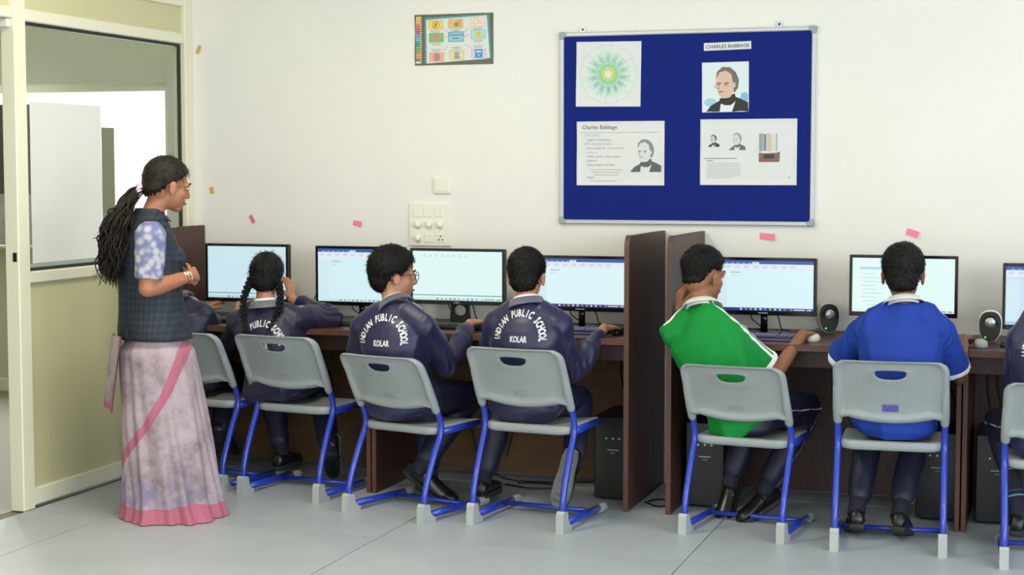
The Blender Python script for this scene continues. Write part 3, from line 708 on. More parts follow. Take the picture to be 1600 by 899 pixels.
# coloured portrait
e, p, a, b = sheet('portrait_print', -1.574, -1.354, 1.768, 2.000, 'coloured half-length portrait of an elderly man on the blue board', tilt=-.6)
p.rect(0, 0, 2 * a - .006, 2 * b - .006, (222, 234, 238)); p.disc(-.07, -.07, .03, .02, (160, 208, 226)); p.disc(.09, -.05, .02, .025, (130, 192, 218))
portrait(p, .0, -.004, .222, (222, 190, 172), (118, 110, 104), (52, 48, 52), (232, 234, 236), (74, 56, 52)); p.build('print', e)
# biography page
e, p, a, b = sheet('biography_page', -2.182, -1.752, 1.425, 1.730, 'page with a handwritten style title and a grey portrait at its right', amp=.002)
p.text('Charles Babbage', -a + .025, b - .036, .026, (96, 92, 88), bold=.0003); p.rect(-.005, b - .053, .39, .002, (168, 150, 140))
tx = -a + .035
for k, (t, c, dx, sz) in enumerate((('(1791-1871)', (130, 170, 200), 0, .016), ('English mathematician', GRAY, .016, .0135), ('1834: Analytical Engine', (120, 168, 196), 0, .015), ('First concept of', GRAY, .016, .0135), ('computer', (226, 150, 140), .016, .0135),
                                 ('Similar machine, steam engine', GRAY, .016, .0135), ('powered', GRAY, .016, .0135), ('Input (program and data)', GRAY, .016, .0135))):
    p.text(t, tx + dx, b - .072 - k * .0198, sz, c)
p.text('programmable', tx + .118, b - .072 - 3 * .0198, .0135, (226, 140, 130))
for k in range(3): p.rect(tx + .112, -.078 - k * .0125, .165 - .02 * k, .0035, LG)
p.text('output', tx + .016, -.118, .0135, GRAY); p.rect(tx + .1, -.132, .13, .0035, LG)
portrait(p, .118, -.006, .165, (218, 222, 222), (134, 142, 144), (92, 102, 106), (224, 228, 228), (86, 92, 96)); p.build('print', e)
# machine page
e, p, a, b = sheet('machine_page', -1.580, -1.128, 1.428, 1.735, 'page with two small portraits, a paragraph and a machine picture', amp=.002)
portrait(p, -.165, .055, .060, (206, 206, 204), (60, 62, 64), (50, 52, 54), (200, 204, 204), (60, 60, 62)); portrait(p, -.055, .052, .085, (214, 220, 222), (150, 160, 166), (104, 112, 118), (222, 226, 228), (92, 98, 104))
p.rect(-.13, -.029, .155, .003, GRAY); p.rect(-.18, -.040, .03, .003, GRAY)
for k in range(9): p.rect(-.115 - (.02 if k == 8 else 0), -.052 - k * .0082, .165 - (.04 if k == 8 else .006 * (k % 3)), .0022, LG)
p.poly([(.05, -.046), (.05, -.002), (.07, -.006), (.13, -.004), (.148, .002), (.146, -.046)], (140, 104, 92)); p.rect(.098, -.02, .05, .02, (70, 66, 66))
for k, (c, w_) in enumerate((((150, 164, 172), .018), ((120, 138, 150), .012), ((206, 196, 178), .018), ((222, 214, 196), .014), ((170, 188, 196), .008))): p.rect(.060 + k * .018, .045, w_, .082 - .006 * (k % 2), c)
p.rect(.192, -.117, .012, .003, GRAY); p.build('print', e)
# lab rules poster
e, p, a, b = sheet('rules_poster', -3.020, -2.610, 2.015, 2.263, 'colourful computer lab rules poster high on the wall', 'poster', y=-.002, m=mat('olive_poster_print', (104, 102, 80), .5, var=(14, .12)), amp=.0018)
for k, c in enumerate(((240, 214, 120), (236, 200, 110), (238, 190, 130), (222, 140, 120), (214, 120, 120), (206, 112, 118), (196, 104, 128), (120, 170, 214), (110, 180, 222), (120, 196, 226), (86, 160, 176), (70, 150, 170), (120, 196, 110), (110, 180, 90), (226, 130, 110), (230, 170, 120), (226, 160, 100), (140, 138, 120), (222, 222, 206))):
    z = b - .014 - k * .0122; p.rect(-a + .014, z, .028, .0105, c); p.poly([(-a + .028, z - .005), (-a + .028, z + .005), (-a + .04, z)], (226, 208, 168))
p.poly([(-a + .052, -b + .010), (-a + .052, b - .014), (a - .02, b - .006), (a - .008, -b + .022)], (84, 158, 164))
p.poly([(-a + .062, -b + .008), (-a + .060, b - .026), (a - .034, b - .012), (a - .018, -b + .028)], (226, 229, 224))
cells = [(-.095, .072, (244, 214, 110), 'c'), (.01, .076, (240, 186, 130), 'm'), (.125, .082, (246, 222, 222), 'g'), (-.092, .01, (128, 196, 96), 'p'), (.128, .022, (176, 222, 224), 'f'), (-.09, -.085, (242, 178, 164), 'h'), (.016, -.078, (240, 216, 160), 'd'), (.13, -.072, (222, 206, 236), 'b')]
for X, Z, c, k in cells:
    p.rect(X, Z, .074, .042, c); p.frame(X, Z, .074, .042, .002, tuple(int(v * .8) for v in c))
    if k == 'c': p.ring(X, Z, .018, .003, (150, 110, 60), 24); p.line(X - .01, Z - .012, X + .01, Z + .012, .003, (150, 110, 60)); p.disc(X, Z, .006, .009, (170, 120, 70), 12)
    if k == 'm': p.disc(X + .004, Z - .004, .014, .012, (110, 176, 90)); p.rect(X + .018, Z + .002, .014, .03, (236, 160, 90))
    if k == 'g': p.ring(X - .012, Z, .015, .005, (224, 206, 120), 20); p.ring(X + .014, Z, .011, .004, (224, 206, 120), 20)
    if k == 'p': p.rect(X, Z, .04, .02, (222, 130, 176), .15)
    if k == 'f': p.disc(X, Z, .016, .016, (240, 206, 80)); p.disc(X - .005, Z + .004, .002, .003, (120, 90, 40), 8); p.disc(X + .005, Z + .004, .002, .003, (120, 90, 40), 8); p.rect(X, Z - .007, .01, .002, (120, 90, 40))
    if k == 'h': p.ring(X, Z, .019, .006, (190, 120, 100), 20); p.disc(X, Z, .009, .011, (130, 150, 160))
    if k == 'd': p.rect(X, Z + .006, .026, .022, (160, 178, 186)); p.rect(X, Z - .011, .028, .012, (150, 168, 176))
    if k == 'b': p.rect(X, Z, .04, .04, (90, 150, 206)); p.rect(X, Z + .009, .026, .007, (226, 232, 240)); p.rect(X, Z - .007, .004, .01, (226, 232, 240))
    for j in range(2): p.rect(X - .002, Z + (-.029 - .008 * j if Z > -.03 else .029 + .008 * (1 - j)), .055 - .016 * j, .0026, (130, 150, 160))
p.rect(.012, .012, .078, .046, (150, 206, 222)); p.frame(.012, .012, .078, .046, .003, (70, 140, 160)); p.text('Computer Lab', .012, .018, .0125, (50, 80, 110), 'CENTER', .0002); p.text('Rules', .012, .001, .014, (50, 80, 110), 'CENTER', .0002)
for x0, z0, x1, z1 in ((-.03, .036, -.05, .05), (.012, .038, .012, .05), (.055, .036, .082, .056), (-.03, .012, -.05, .011), (.054, .015, .08, .018), (-.03, -.032, -.055, -.056), (.012, -.03, .012, -.045), (.06, -.03, .09, -.042)): p.line(x0, z0, x1, z1, .0015, (120, 124, 110))
p.rect(a - .02, -b + .022, .03, .013, (110, 108, 100)); p.build('print', e)
# switch board and blank plate
e = tag(empty('switch_board', (-2.941, -.001, 1.12)), 'ivory switch board with round knobs and a socket on the wall', 'switch board')
MB().cbox(-.112, .112, -.012, 0, 0, .213, .004).build('plate', M_SWITCH, e)
for k in range(3): MB().cbox(-.09 + k * .058, -.045 + k * .058, -.016, -.011, .145, .19, .002).build('switch_rocker', M_SWITCH, e)
for X, Z in ((-.062, .107), (-.004, .107), (.054, .107), (-.062, .040)):
    MB().loft([((X, y, Z), (r, 0, 0), (0, 0, r)) for y, r in ((-.010, .017), (-.020, .017), (-.030, .015), (-.034, .011))], 20).build('knob', M_SWITCH, e, True)
MB().cbox(-.028, .022, -.016, -.011, .018, .062, .002).build('switch_rocker', M_SWITCH, e)
sk = MB().cbox(.034, .084, -.0145, -.011, .018, .062, .002).build('socket', M_SWITCH, e)
for X, Z in ((.059, .050), (.050, .033), (.068, .033)): MB().loft([((X, -.0155, Z), (.004, 0, 0), (0, 0, .004)), ((X, -.014, Z), (.004, 0, 0), (0, 0, .004))], 10).build('socket_hole', M_BLK, sk)
e = tag(empty('blank_plate', (-2.877, -.001, 1.381)), 'small square blank ivory wall plate above the switch board', 'wall plate')
MB().cbox(-.047, .047, -.012, 0, 0, .08, .004).build('plate', M_SWITCH, e); MB().cbox(-.036, .036, -.015, -.011, .012, .068, .003).build('cover', M_SWITCH, e)
# sticky notes and tape scraps
def note(x, z, w_, h_, rot, label, m=M_PINK, name='sticky_note', cat='sticky note', curl=.012):
    mb = MB(); n = 8; ca, sa = math.cos(R(rot)), math.sin(R(rot)); vs = []; fs = []
    for i in range(n + 1):
        u = i / n
        for v in (0, 1):
            X, Z = (u - .5) * w_, (v - .5) * h_; vs.append((X * ca - Z * sa, -.001 - curl * u ** 2 * (1 if v == 0 else .7), X * sa + Z * ca))
    for i in range(n): fs.append((2 * i, 2 * i + 2, 2 * i + 3, 2 * i + 1))
    N_ = len(vs); vs += [(a_, b_ + .0005, c_) for a_, b_, c_ in vs]; fs += [tuple(N_ + i for i in f[::-1]) for f in fs]
    o = mb.add(vs, fs).build(name, m, None, True); o.location = (x, -.0008, z); return tag(o, label, cat)
note(-3.925, 1.245, .026, .044, 30, 'curled pink sticky note above the leftmost monitor')
note(-3.335, 1.229, .050, .026, -8, 'pink sticky note above the monitor between the girl and the boy in glasses')
note(-1.262, 1.189, .072, .030, -4, 'pink sticky note above the head of the boy in green')
note(-.603, 1.213, .056, .030, -18, 'pink sticky note above the boy in the blue shirt')
note(-4.158, 1.392, .024, .034, 10, 'yellow torn scrap on the wall beside the glass partition', mat('yellow_scrap', (222, 180, 74), .8), 'tape_scrap', 'tape', .003)
note(-4.225, 2.120, .022, .045, -25, 'tan tape scrap high beside the partition corner', mat('tan_tape', (214, 176, 124), .8), 'tape_scrap', 'tape', .003)
# pale scuff marks left on the paint
M_SCUFF = mat('pencil_scuff', (200, 198, 186), .9)
# ------------------------------------------------------------------ people
def smoothstep(x): x = np.clip(x, 0, 1); return x * x * (3 - 2 * x)
SKIN = {'a': mat('brown_skin', (150, 100, 72), .5, var=(30, .05), bump=(180, .04)), 'b': mat('warm_brown_skin', (172, 116, 86), .5, var=(30, .05), bump=(180, .04)),
        'c': mat('light_brown_skin', (186, 132, 100), .5, var=(30, .05), bump=(180, .04)), 'd': mat('deep_brown_skin', (122, 80, 60), .5, var=(30, .05), bump=(180, .04))}
M_HAIR = mat('black_hair', (17, 15, 15), .5, var=(90, .5), bump=(220, .5), spec=.25)
M_HAIRB = mat('brown_black_hair', (30, 24, 20), .5, var=(60, .4), bump=(200, .4), spec=.3)
M_EYE = mat('eye_white', (190, 180, 170), .3); M_IRIS = mat('dark_iris', (30, 20, 16), .2); M_LIP = mat('lip_skin', (132, 74, 66), .5)
NAVY = (31, 30, 68)
M_JACKET = mat('navy_track_jacket', NAVY, .42, var=(12, .08), bump=(400, .05), sheen=.08, masks=(('grey_panel', (170, 176, 184)), ('zip_seam', (60, 58, 100))))
M_JACKETD = mat('dark_navy_jacket', (28, 27, 58), .45, var=(12, .08), bump=(400, .05), sheen=.08, masks=(('grey_panel', (150, 154, 160)),))
M_TROUSER = mat('dark_navy_trousers', (26, 27, 52), .55, var=(12, .08), masks=(('piping', (205, 208, 215)),))
M_TROUSERP = mat('navy_school_trousers', (26, 27, 52), .55, var=(12, .08))
M_GREEN = mat('green_polo_knit', (20, 136, 58), .7, var=(10, .05), bump=(500, .05), spec=.2, masks=(('stripe', (236, 240, 238)), ('cuff', (238, 241, 240))))
M_BLUESH = mat('blue_polo_knit', (34, 64, 156), .7, var=(10, .05), bump=(500, .05), spec=.2, masks=(('stripe', (226, 232, 240)), ('cuff', (236, 240, 244))))
M_WHITE = mat('white_knit', (236, 238, 238), .7)
M_SOCK = mat('dark_sock', (22, 24, 40), .8, masks=(('stripe', (110, 160, 220)),))
M_SHOE = mat('black_shoe_leather', (22, 22, 24), .3, var=(20, .2)); M_SOLE = mat('grey_rubber_sole', (96, 98, 98), .8, var=(30, .12)); M_SOLEB = mat('black_rubber_sole', (44, 45, 46), .75)
M_LETTER = mat('pale_print_lettering', (214, 220, 222), .6)

def head_frame(c, yaw, pitch=0, roll=0):
    m = Matrix.Rotation(R(yaw), 3, 'Z') @ Matrix.Rotation(R(-pitch), 3, 'X') @ Matrix.Rotation(R(roll), 3, 'Y')
    A = np.array(m); c = np.asarray(c, float)
    return lambda p: c + A @ np.asarray(p, float), A
def head_pieces(mb, H, A, s=1.0):
    e = lambda c, r: mb.ell(H(np.asarray(c) * s), [A[:, 0] * r[0] * s, A[:, 1] * r[1] * s, A[:, 2] * r[2] * s], 20)
    e((0, -.012, .025), (.073, .092, .083)); e((0, -.042, -.030), (.058, .054, .052)); e((0, .026, -.040), (.057, .062, .066)); e((0, .060, -.088), (.026, .024, .021)); e((0, .072, .012), (.050, .022, .018))
    mb.capsule([H(V3(0, .088, .004) * s), H(V3(0, .101, -.030) * s)], [.008 * s, .013 * s], 10); e((.010, .094, -.034), (.009, .010, .008)); e((-.010, .094, -.034), (.009, .010, .008))
    e((0, .084, -.060), (.021, .010, .006)); e((0, .083, -.070), (.019, .010, .007)); e((.036, .046, -.03), (.022, .028, .026)); e((-.036, .046, -.03), (.022, .028, .026))
    for q in (-1, 1):
        e((q * .077, -.004, -.018), (.008, .019, .031)); e((q * .081, -.010, -.005), (.006, .017, .018))
def hair_shell(H, A, s, seed, style, parent, m, tuft=1500):
    rg = np.random.RandomState(seed); nt, npx = 60, 96
    th = np.linspace(.02, PI - .02, nt); ph = np.linspace(0, 2 * PI, npx, endpoint=False); T, P = np.meshgrid(th, ph, indexing='ij')
    d = np.stack([np.sin(T) * np.sin(P), -np.sin(T) * np.cos(P), np.cos(T)], -1).reshape(-1, 3)    # P = 0 at the back
    def thick(d):
        az = np.abs(np.arctan2(d[:, 0], -d[:, 1])); dz = d[:, 2]
        jag = (.4 if style == 'fade' else 1) * (.05 * np.sin(az * 23 + seed) + .04 * np.sin(az * 41 + 2 * seed))
        if style == 'short': zl = np.interp(az, [0, .75, 1.05, 1.35, 1.6, 1.8, 2.0, 2.2, 2.5, PI], [-.97, -.95, -.70, -.20, -.06, -.22, -.12, .22, .42, .52]); tt = np.interp(dz, [-.9, -.4, .1, .5, 1], [.003, .007, .010, .016, .020])
        elif style == 'fade': zl = np.interp(az, [0, .75, 1.05, 1.35, 1.6, 1.8, 2.0, 2.2, 2.5, PI], [-.66, -.62, -.42, -.02, .06, -.06, .0, .26, .40, .48]); tt = np.interp(dz, [-.9, -.4, .0, .4, 1], [.0008, .002, .006, .015, .020])
        elif style == 'full': zl = np.interp(az, [0, .75, 1.05, 1.4, 1.6, 1.8, 2.0, 2.2, 2.5, PI], [-.98, -.96, -.75, -.30, -.14, -.30, -.20, .10, .32, .44]); tt = np.interp(dz, [-.9, -.4, .1, .5, 1], [.005, .013, .018, .022, .024])
        elif style == 'part': zl = np.interp(az, [0, .8, 1.2, 1.5, 1.7, 2.0, 2.3, PI], [-.97, -.93, -.72, -.30, -.10, .05, .30, .46]); tt = np.interp(dz, [-.9, -.4, .1, .5, 1], [.008, .011, .011, .011, .011])
        else: zl = np.interp(az, [0, .8, 1.2, 1.5, 1.75, 2.0, 2.3, PI], [-.80, -.72, -.55, -.25, -.12, .0, .26, .46]); tt = np.interp(dz, [-.9, -.4, .1, .5, 1], [.009, .012, .012, .013, .014])
        wd = np.where(dz < -.3, .30, .20); return smoothstep((dz - zl - jag * (az < 1.9) + wd / 2) / wd), tt
    def radial(d):
        o = V3(0, .030, .055) / V3(.058, .054, .052); q = d / V3(.058, .054, .052)      # ray from the skull centre to the nape ellipsoid
        A2 = (q * q).sum(1); B2 = (q * o).sum(1); C2 = (o * o).sum() - 1; D2 = B2 * B2 - A2 * C2
        rn = np.where(D2 > 0, (-B2 + np.sqrt(np.maximum(D2, 0))) / A2, 0)
        rc = 1 / np.linalg.norm(d / V3(.0735, .0925, .0835), axis=1); k = 90.0
        return np.log(np.exp(k * rc) + np.exp(k * np.maximum(rn, 0))) / k - .0005
    sm, tt = thick(d)
    nz = np.array([noise.noise(Vector(q * 16 + seed)) + .6 * noise.noise(Vector(q * 38 - seed)) for q in d])
    amp = {'short': .0026, 'fade': .0016, 'full': .0036}.get(style, .0008)
    t = tt * sm + amp * nz * sm - .009 * (1 - sm)
    if style == 'part': t -= .007 * np.exp(-(d[:, 0] / .045) ** 2) * (d[:, 2] > -.4) ; t += .002 * np.sin(30 * np.arctan2(d[:, 1], d[:, 2])) * sm * .3
    c0 = V3(0, -.012, .025)
    pts = (c0 + d * (radial(d) + t)[:, None]) * s; pts = np.array([H(p) for p in pts])
    mb = MB(); fs = [(i * npx + k, i * npx + (k + 1) % npx, (i + 1) * npx + (k + 1) % npx, (i + 1) * npx + k) for i in range(nt - 1) for k in range(npx)]
    mb.add(pts, fs + [tuple(range(npx))[::-1], tuple((nt - 1) * npx + k for k in range(npx))])
    if tuft:
        cr = nrm(V3(.1, -.55, .8)); dd = rg.randn(tuft * 3, 3); dd /= np.linalg.norm(dd, axis=1)[:, None]; s2, t2 = thick(dd); ok = s2 > .6; dd = dd[ok][:tuft]; t2 = t2[ok][:tuft]; rr = radial(dd)
        L0 = {'short': .014, 'fade': .015, 'full': .020}.get(style, .03)
        for q, tk, r0 in zip(dd, t2, rr):
            tan = q - cr; tan = nrm(tan - q * (tan @ q) + rg.randn(3) * .35); p0 = (c0 + q * (r0 + tk * .85)) * s
            dr = nrm(tan * .9 + q * (.10 if style in ('part', 'back') else .38) + rg.randn(3) * .12); ln = L0 * (.5 + .7 * rg.rand()) * min(1, .3 + tk / .016); sd = nrm(np.cross(dr, q)) * .0016; p1 = p0 + dr * ln
            a_, b_, c_, e_ = H(p0 - sd), H(p0 + sd), H(p0 - q * .002), H(p1)
            mb.add([a_, b_, c_, e_], [(0, 1, 3), (1, 2, 3), (2, 0, 3)])
    return mb, parent
def eyes_brows(parent, H, A, s, m_hair):
    for q in (-1, 1):
        c = H(V3(q * .030, .079, -.002) * s); e = MB().ell(c, [A[:, 0] * .012 * s, A[:, 1] * .0098 * s, A[:, 2] * .006 * s], 14).build('eye', M_EYE, parent, True)
        MB().ell(c + A[:, 1] * .0075 * s, [A[:, 0] * .0055 * s, A[:, 1] * .0035 * s, A[:, 2] * .0055 * s], 12).build('iris', M_IRIS, e, True)
        b = MB(); b.tube([H(V3(q * x, y, z) * s) for x, y, z in ((.012, .094, .018), (.030, .091, .023), (.050, .075, .018))], [.003 * s, .0038 * s, .0018 * s], 8); b.build('eyebrow', m_hair, parent, True)
    l = MB(); l.tube([H(V3(x, y, -.065) * s) for x, y in ((-.020, .084), (-.008, .0945), (.008, .0945), (.020, .084))], [.002 * s, .0045 * s, .0045 * s, .002 * s], 8); l.build('lips', M_LIP, parent, True)
def hand(mb_soft, mb_hard, w_, d, n, side, curl=.5, s=1.0, spread=.1):
    """palm goes into the fused body, fingers stay separate chains rooted inside the palm"""
    d = nrm(d); n = nrm(np.asarray(n, float) - d * (np.asarray(n, float) @ d)); r = np.cross(d, n); th = -r * side
    w_ = np.asarray(w_, float)
    mb_soft.loft([(w_ - d * .012 * s, r * .021 * s, n * .017 * s), (w_ + d * .010 * s, r * .024 * s, n * .015 * s), (w_ + d * .040 * s, r * .034 * s, n * .015 * s), (w_ + d * .066 * s, r * .036 * s, n * .012 * s), (w_ + d * .076 * s, r * .032 * s, n * .008 * s)], 14)
    for i, (ln, of) in enumerate(((.064, 1.5), (.072, .5), (.067, -.5), (.052, -1.5))):
        b = w_ + d * (.066 - .003 * abs(of)) * s + th * of * .0168 * s; dr = nrm(d + th * of * spread * .5); P = [b - dr * .012 * s, b]; rad = [.0085 * s, .0085 * s]; a = 0
        for k, fr in enumerate((.45, .31, .24)):
            a += curl * (.55 + .25 * k); dd = dr * math.cos(a) - n * math.sin(a); P.append(P[-1] + dd * ln * fr * s); rad.append((.0080, .0073, .0062)[k] * s)
        mb_hard.capsule(P, rad, 9)
    b = w_ + d * .018 * s + th * .022 * s; d1 = nrm(d * .62 + th * .72 - n * .25); d2 = nrm(d * .86 + th * .28 - n * .32 * (1 + curl)); p1 = b + d1 * .032 * s
    mb_hard.capsule([b - d1 * .012 * s, b, p1, p1 + d2 * .024 * s, p1 + d2 * .042 * s], [.0115 * s, .0115 * s, .0098 * s, .0088 * s, .0072 * s], 9)
def shoe(parent, ankle, toe, up, m=M_SHOE, ms=M_SOLE, s=1.0):
    toe = nrm(toe); up = nrm(np.asarray(up, float) - toe * (np.asarray(up, float) @ toe)); sx = np.cross(toe, up); o = np.asarray(ankle, float) - up * .082 * s
    F = lambda x, y, z: o + (sx * x + toe * y + up * z) * s
    u = MB(); L_ = []
    for y, hw, h in ((-.058, .016, .040), (-.050, .027, .062), (-.02, .032, .082), (.02, .033, .082), (.055, .034, .064), (.10, .038, .050), (.14, .038, .042), (.168, .031, .036), (.182, .015, .026)):
        L_.append([F(hw * math.cos(2 * PI * k / 20), y, .010 + max(0.0, h / 2 + h / 2 * 1.0 * math.sin(2 * PI * k / 20)) * (1 if h else 0)) for k in range(20)])
    loops(u, L_); sh = u.build('shoe', m, parent, True)
    so = MB(); ol = [(-.062, 0), (-.052, .026), (-.02, .033), (.03, .032), (.09, .039), (.14, .040), (.172, .030), (.188, .0)]
    out = [(w_, y) for y, w_ in ol] + [(-w_, y) for y, w_ in ol[::-1][1:-1]]
    loops(so, [[F(x * f, y * f + (1 - f) * .06, z) for x, y in out] for f, z in ((.95, -.006), (1, 0), (1.0, .014), (.95, .017))]); so = edge_smooth(so.build('sole', ms, sh), 50)
    tr = MB()
    for k in range(9):
        y = -.045 + k * .026; ww = .022 if k not in (3,) else .018
        tr.add([F(x, yy, -.0062 - zz) for x in (-ww, ww) for yy in (y, y + .014) for zz in (0, .003)], [(0, 1, 3, 2), (4, 6, 7, 5), (0, 4, 5, 1), (2, 3, 7, 6), (0, 2, 6, 4), (1, 5, 7, 3)])
    tr.build('tread', ms, sh)
    st = MB(); st.tube([F(-.036, .05, .036), F(-.028, .052, .062), F(0, .055, .070), F(.028, .052, .062), F(.036, .05, .036)], [.010] * 5, 8, flat_=.35, up=toe); st.build('strap', m, sh, True)
    return sh
def seg_param(p, a, b):
    ab = b - a; t = (p - a) @ ab / (ab @ ab); tc = np.clip(t, 0, 1); c = a + tc[:, None] * ab; return t, c

def student(J, label, top='jacket', hair='short', hy=0, hp=8, hr=0, skin='b', hs=.98, handR=None, handL=None, feet=None, lettering=True, seed=1, collar='jacket', hairm=None, glasses=False, braids=False, sleeve=.85, stripes=(), bulk=1.0, tro=None, let_dz=0.0):
    J = {k: V3(*v) for k, v in J.items()}
    base = V3(J['pel'][0], J['pel'][1], 0); J = {k: v - base for k, v in J.items()}
    pel, nk, hd = J['pel'], J['nk'], J['hd']; shm = (J['shL'] + J['shR']) / 2
    e = tag(empty('person', tuple(base)), label, 'person', 'seated students')
    up = nrm(nk - pel); rt = J['shR'] - J['shL']; rt = nrm(rt - up * (rt @ up)); fw = np.cross(up, rt)
    hm = hairm or M_HAIR
    hipw = nrm(V3(rt[0], rt[1], 0)); hips = {'L': pel - hipw * .075, 'R': pel + hipw * .075}
    def torso(mb, g, zb=0.0):
        W = bulk; lr = lambda t: pel + (shm - pel) * t - fw * .018 * math.sin(PI * min(1, max(0, t)))
        S = [(pel + V3(0, 0, -.078 + zb), .115, .100), (pel + V3(0, 0, -.045 + zb), .150, .125), (pel + V3(0, 0, .02), .155, .128), (lr(.25), .142, .118), (lr(.5), .146, .116), (lr(.75), .160, .116), (lr(.93), .165, .105), (shm + up * .022, .135, .085), (shm + up * .05 , .088, .066), (nk + up * .012, .058, .056)]
        lo = .016 if g > 0 else 0
        mb.loft([(c - V3(0, 0, lo * .5 if i == 0 else 0), rt * (a * W + g + (lo if i < 3 else 0)), fw * (b * W + g + (lo if i < 3 else 0))) for i, (c, a, b) in enumerate(S)], 28)
        for s in 'LR': mb.capsule([nk - up * .030, (nk - up * .02) * .55 + J['sh' + s] * .45 + up * .012, J['sh' + s]], [.050 + g, .052 + g, .054 * W + g], 16)
    # ---- body, one continuous surface
    sk = MB(); hard = MB(); torso(sk, -.016)
    H, A = head_frame(hd, hy, hp, hr); head_pieces(sk, H, A, hs)
    sk.capsule([nk - up * .05, nk + (H(V3(0, -.022, -.05)) - nk) * .5, H(V3(0, -.016, -.03))], [.057, .044, .044], 18)
    elb = {}
    for s in 'LR':
        a, b, c = J['sh' + s], J['el' + s], J['wr' + s]
        sk.capsule([a, a + (b - a) * .5, b], [.043, .037, .031], 14); sk.capsule([b, b + (c - b) * .35, c], [.032, .032, .022], 14)
        hd_ = (handR if s == 'R' else handL) or {}
        hand(sk, hard, c, hd_.get('d', c - b), hd_.get('n', (0, 0, 1)), 1 if s == 'R' else -1, hd_.get('curl', .45), hd_.get('s', .92))
        h_, k_, an = hips[s], J['kn' + s], J['an' + s]
        sk.capsule([h_, h_ + (k_ - h_) * .5, k_], [.070, .060, .046], 14); sk.capsule([k_, k_ + (an - k_) * .35, an], [.046, .045, .030], 14)
    me = remesh(sk, .0058, 3); n0 = len(me.vertices)
    fm = hard.mesh('f'); bm = bmesh.new(); bm.from_mesh(me); bm.from_mesh(fm); bm.to_mesh(me); bm.free(); bpy.data.meshes.remove(fm)
    finish(me, SKIN[skin]); bd = link('body', me, e); eyes_brows(bd, H, A, hs, hm)
    # ---- hair
    mb, _ = hair_shell(H, A, hs, seed, hair, e, hm, 700 if hair == 'part' else 3200)
    if braids:
        for q in (-1, 1):
            P = spline([H(V3(q * .066, -.045, -.03)), H(V3(q * .084, -.068, -.10)), H(V3(q * .080, -.095, -.175)), H(V3(q * .055, -.120, -.25))], 7); 
            for i in range(len(P) - 1):
                t = nrm(P[i + 1] - P[i]); sd = nrm(np.cross(t, A[:, 1])); z = 1 if i % 2 else -1; f = 1 - .35 * i / len(P)
                mb.ell(P[i] + sd * .008 * z * f, [nrm(t + sd * z * -.8) * .019 * f, nrm(np.cross(t, sd)) * .014 * f, nrm(sd + t * z * .8) * .010 * f], 12)
            tl = P[-1]; rg = np.random.RandomState(5 + q)
            for k in range(26):
                r_ = rg.randn(3) * .004; mb.tube([tl + r_, tl + r_ * 2 - A[:, 2] * .03 + rg.randn(3) * .006, tl + r_ * 2 - A[:, 2] * (.05 + .05 * rg.rand()) + rg.randn(3) * .012], [.0032, .0025, .0006], 5)
    mb.build('hair', hm, e, True)
    # ---- top
    cl = MB(); torso(cl, .006, .0)
    jack = top.startswith('jacket')
    for s in 'LR':
        a, b, c = J['sh' + s], J['el' + s], J['wr' + s]
        if jack:
            cl.capsule([a, a + (b - a) * .5, b], [.064 * bulk, .058 * bulk, .050], 18)
            f = lambda t: b + (c - b) * t
            cl.tube([b + nrm(b - c) * .03, b, f(.25), f(.5), f(.7), f(.82), f(.86), f(.90)], [.03, .048, .050, .046, .043, .042, .036, .035], 18)
        else:
            q = a + (b - a) * sleeve; ax = nrm(b - a); s1 = np.cross(ax, fw); s1 = nrm(s1); s2 = np.cross(ax, s1)
            cl.loft([(a - ax * .045, s1 * .03, s2 * .03), (a - ax * .02, s1 * .054, s2 * .052), (a, s1 * .062, s2 * .060), (a + (q - a) * .5, s1 * .062, s2 * .062), (q, s1 * .064, s2 * .066)], 20)
    me = remesh(cl, .0070, 3); p = co_of(me); nn = no_of(me)
    d = folds(p, seed, .016 if jack else .015, 17, 3, (1, 1, .42))
    for s in 'LR':
        a, b, c = J['sh' + s], J['el' + s], J['wr' + s]; w_ = np.exp(-(np.linalg.norm(p - b, axis=1) / .075) ** 2) if jack else np.exp(-(np.linalg.norm(p - a, axis=1) / .09) ** 2) * .6
        bis = nrm(nrm(c - b) - nrm(b - a)) if jack else fw; d += .0065 * w_ * np.sin(((p - b) @ nrm(c - a)) * 190 + 3 * np.sin((p - b) @ bis * 40))
    keep = 1 - np.exp(-(np.linalg.norm(p - (shm - fw * .1 - up * (.02 - let_dz)), axis=1) / .13) ** 4) * (.94 if lettering else .3)
    p2 = p + nn * (d * keep)[:, None]; set_co(me, p2); p = p2
    rel = p - shm; fwd_c, up_c, lat = rel @ fw, rel @ up, rel @ rt; half = np.linalg.norm(J['shR'] - J['shL']) / 2
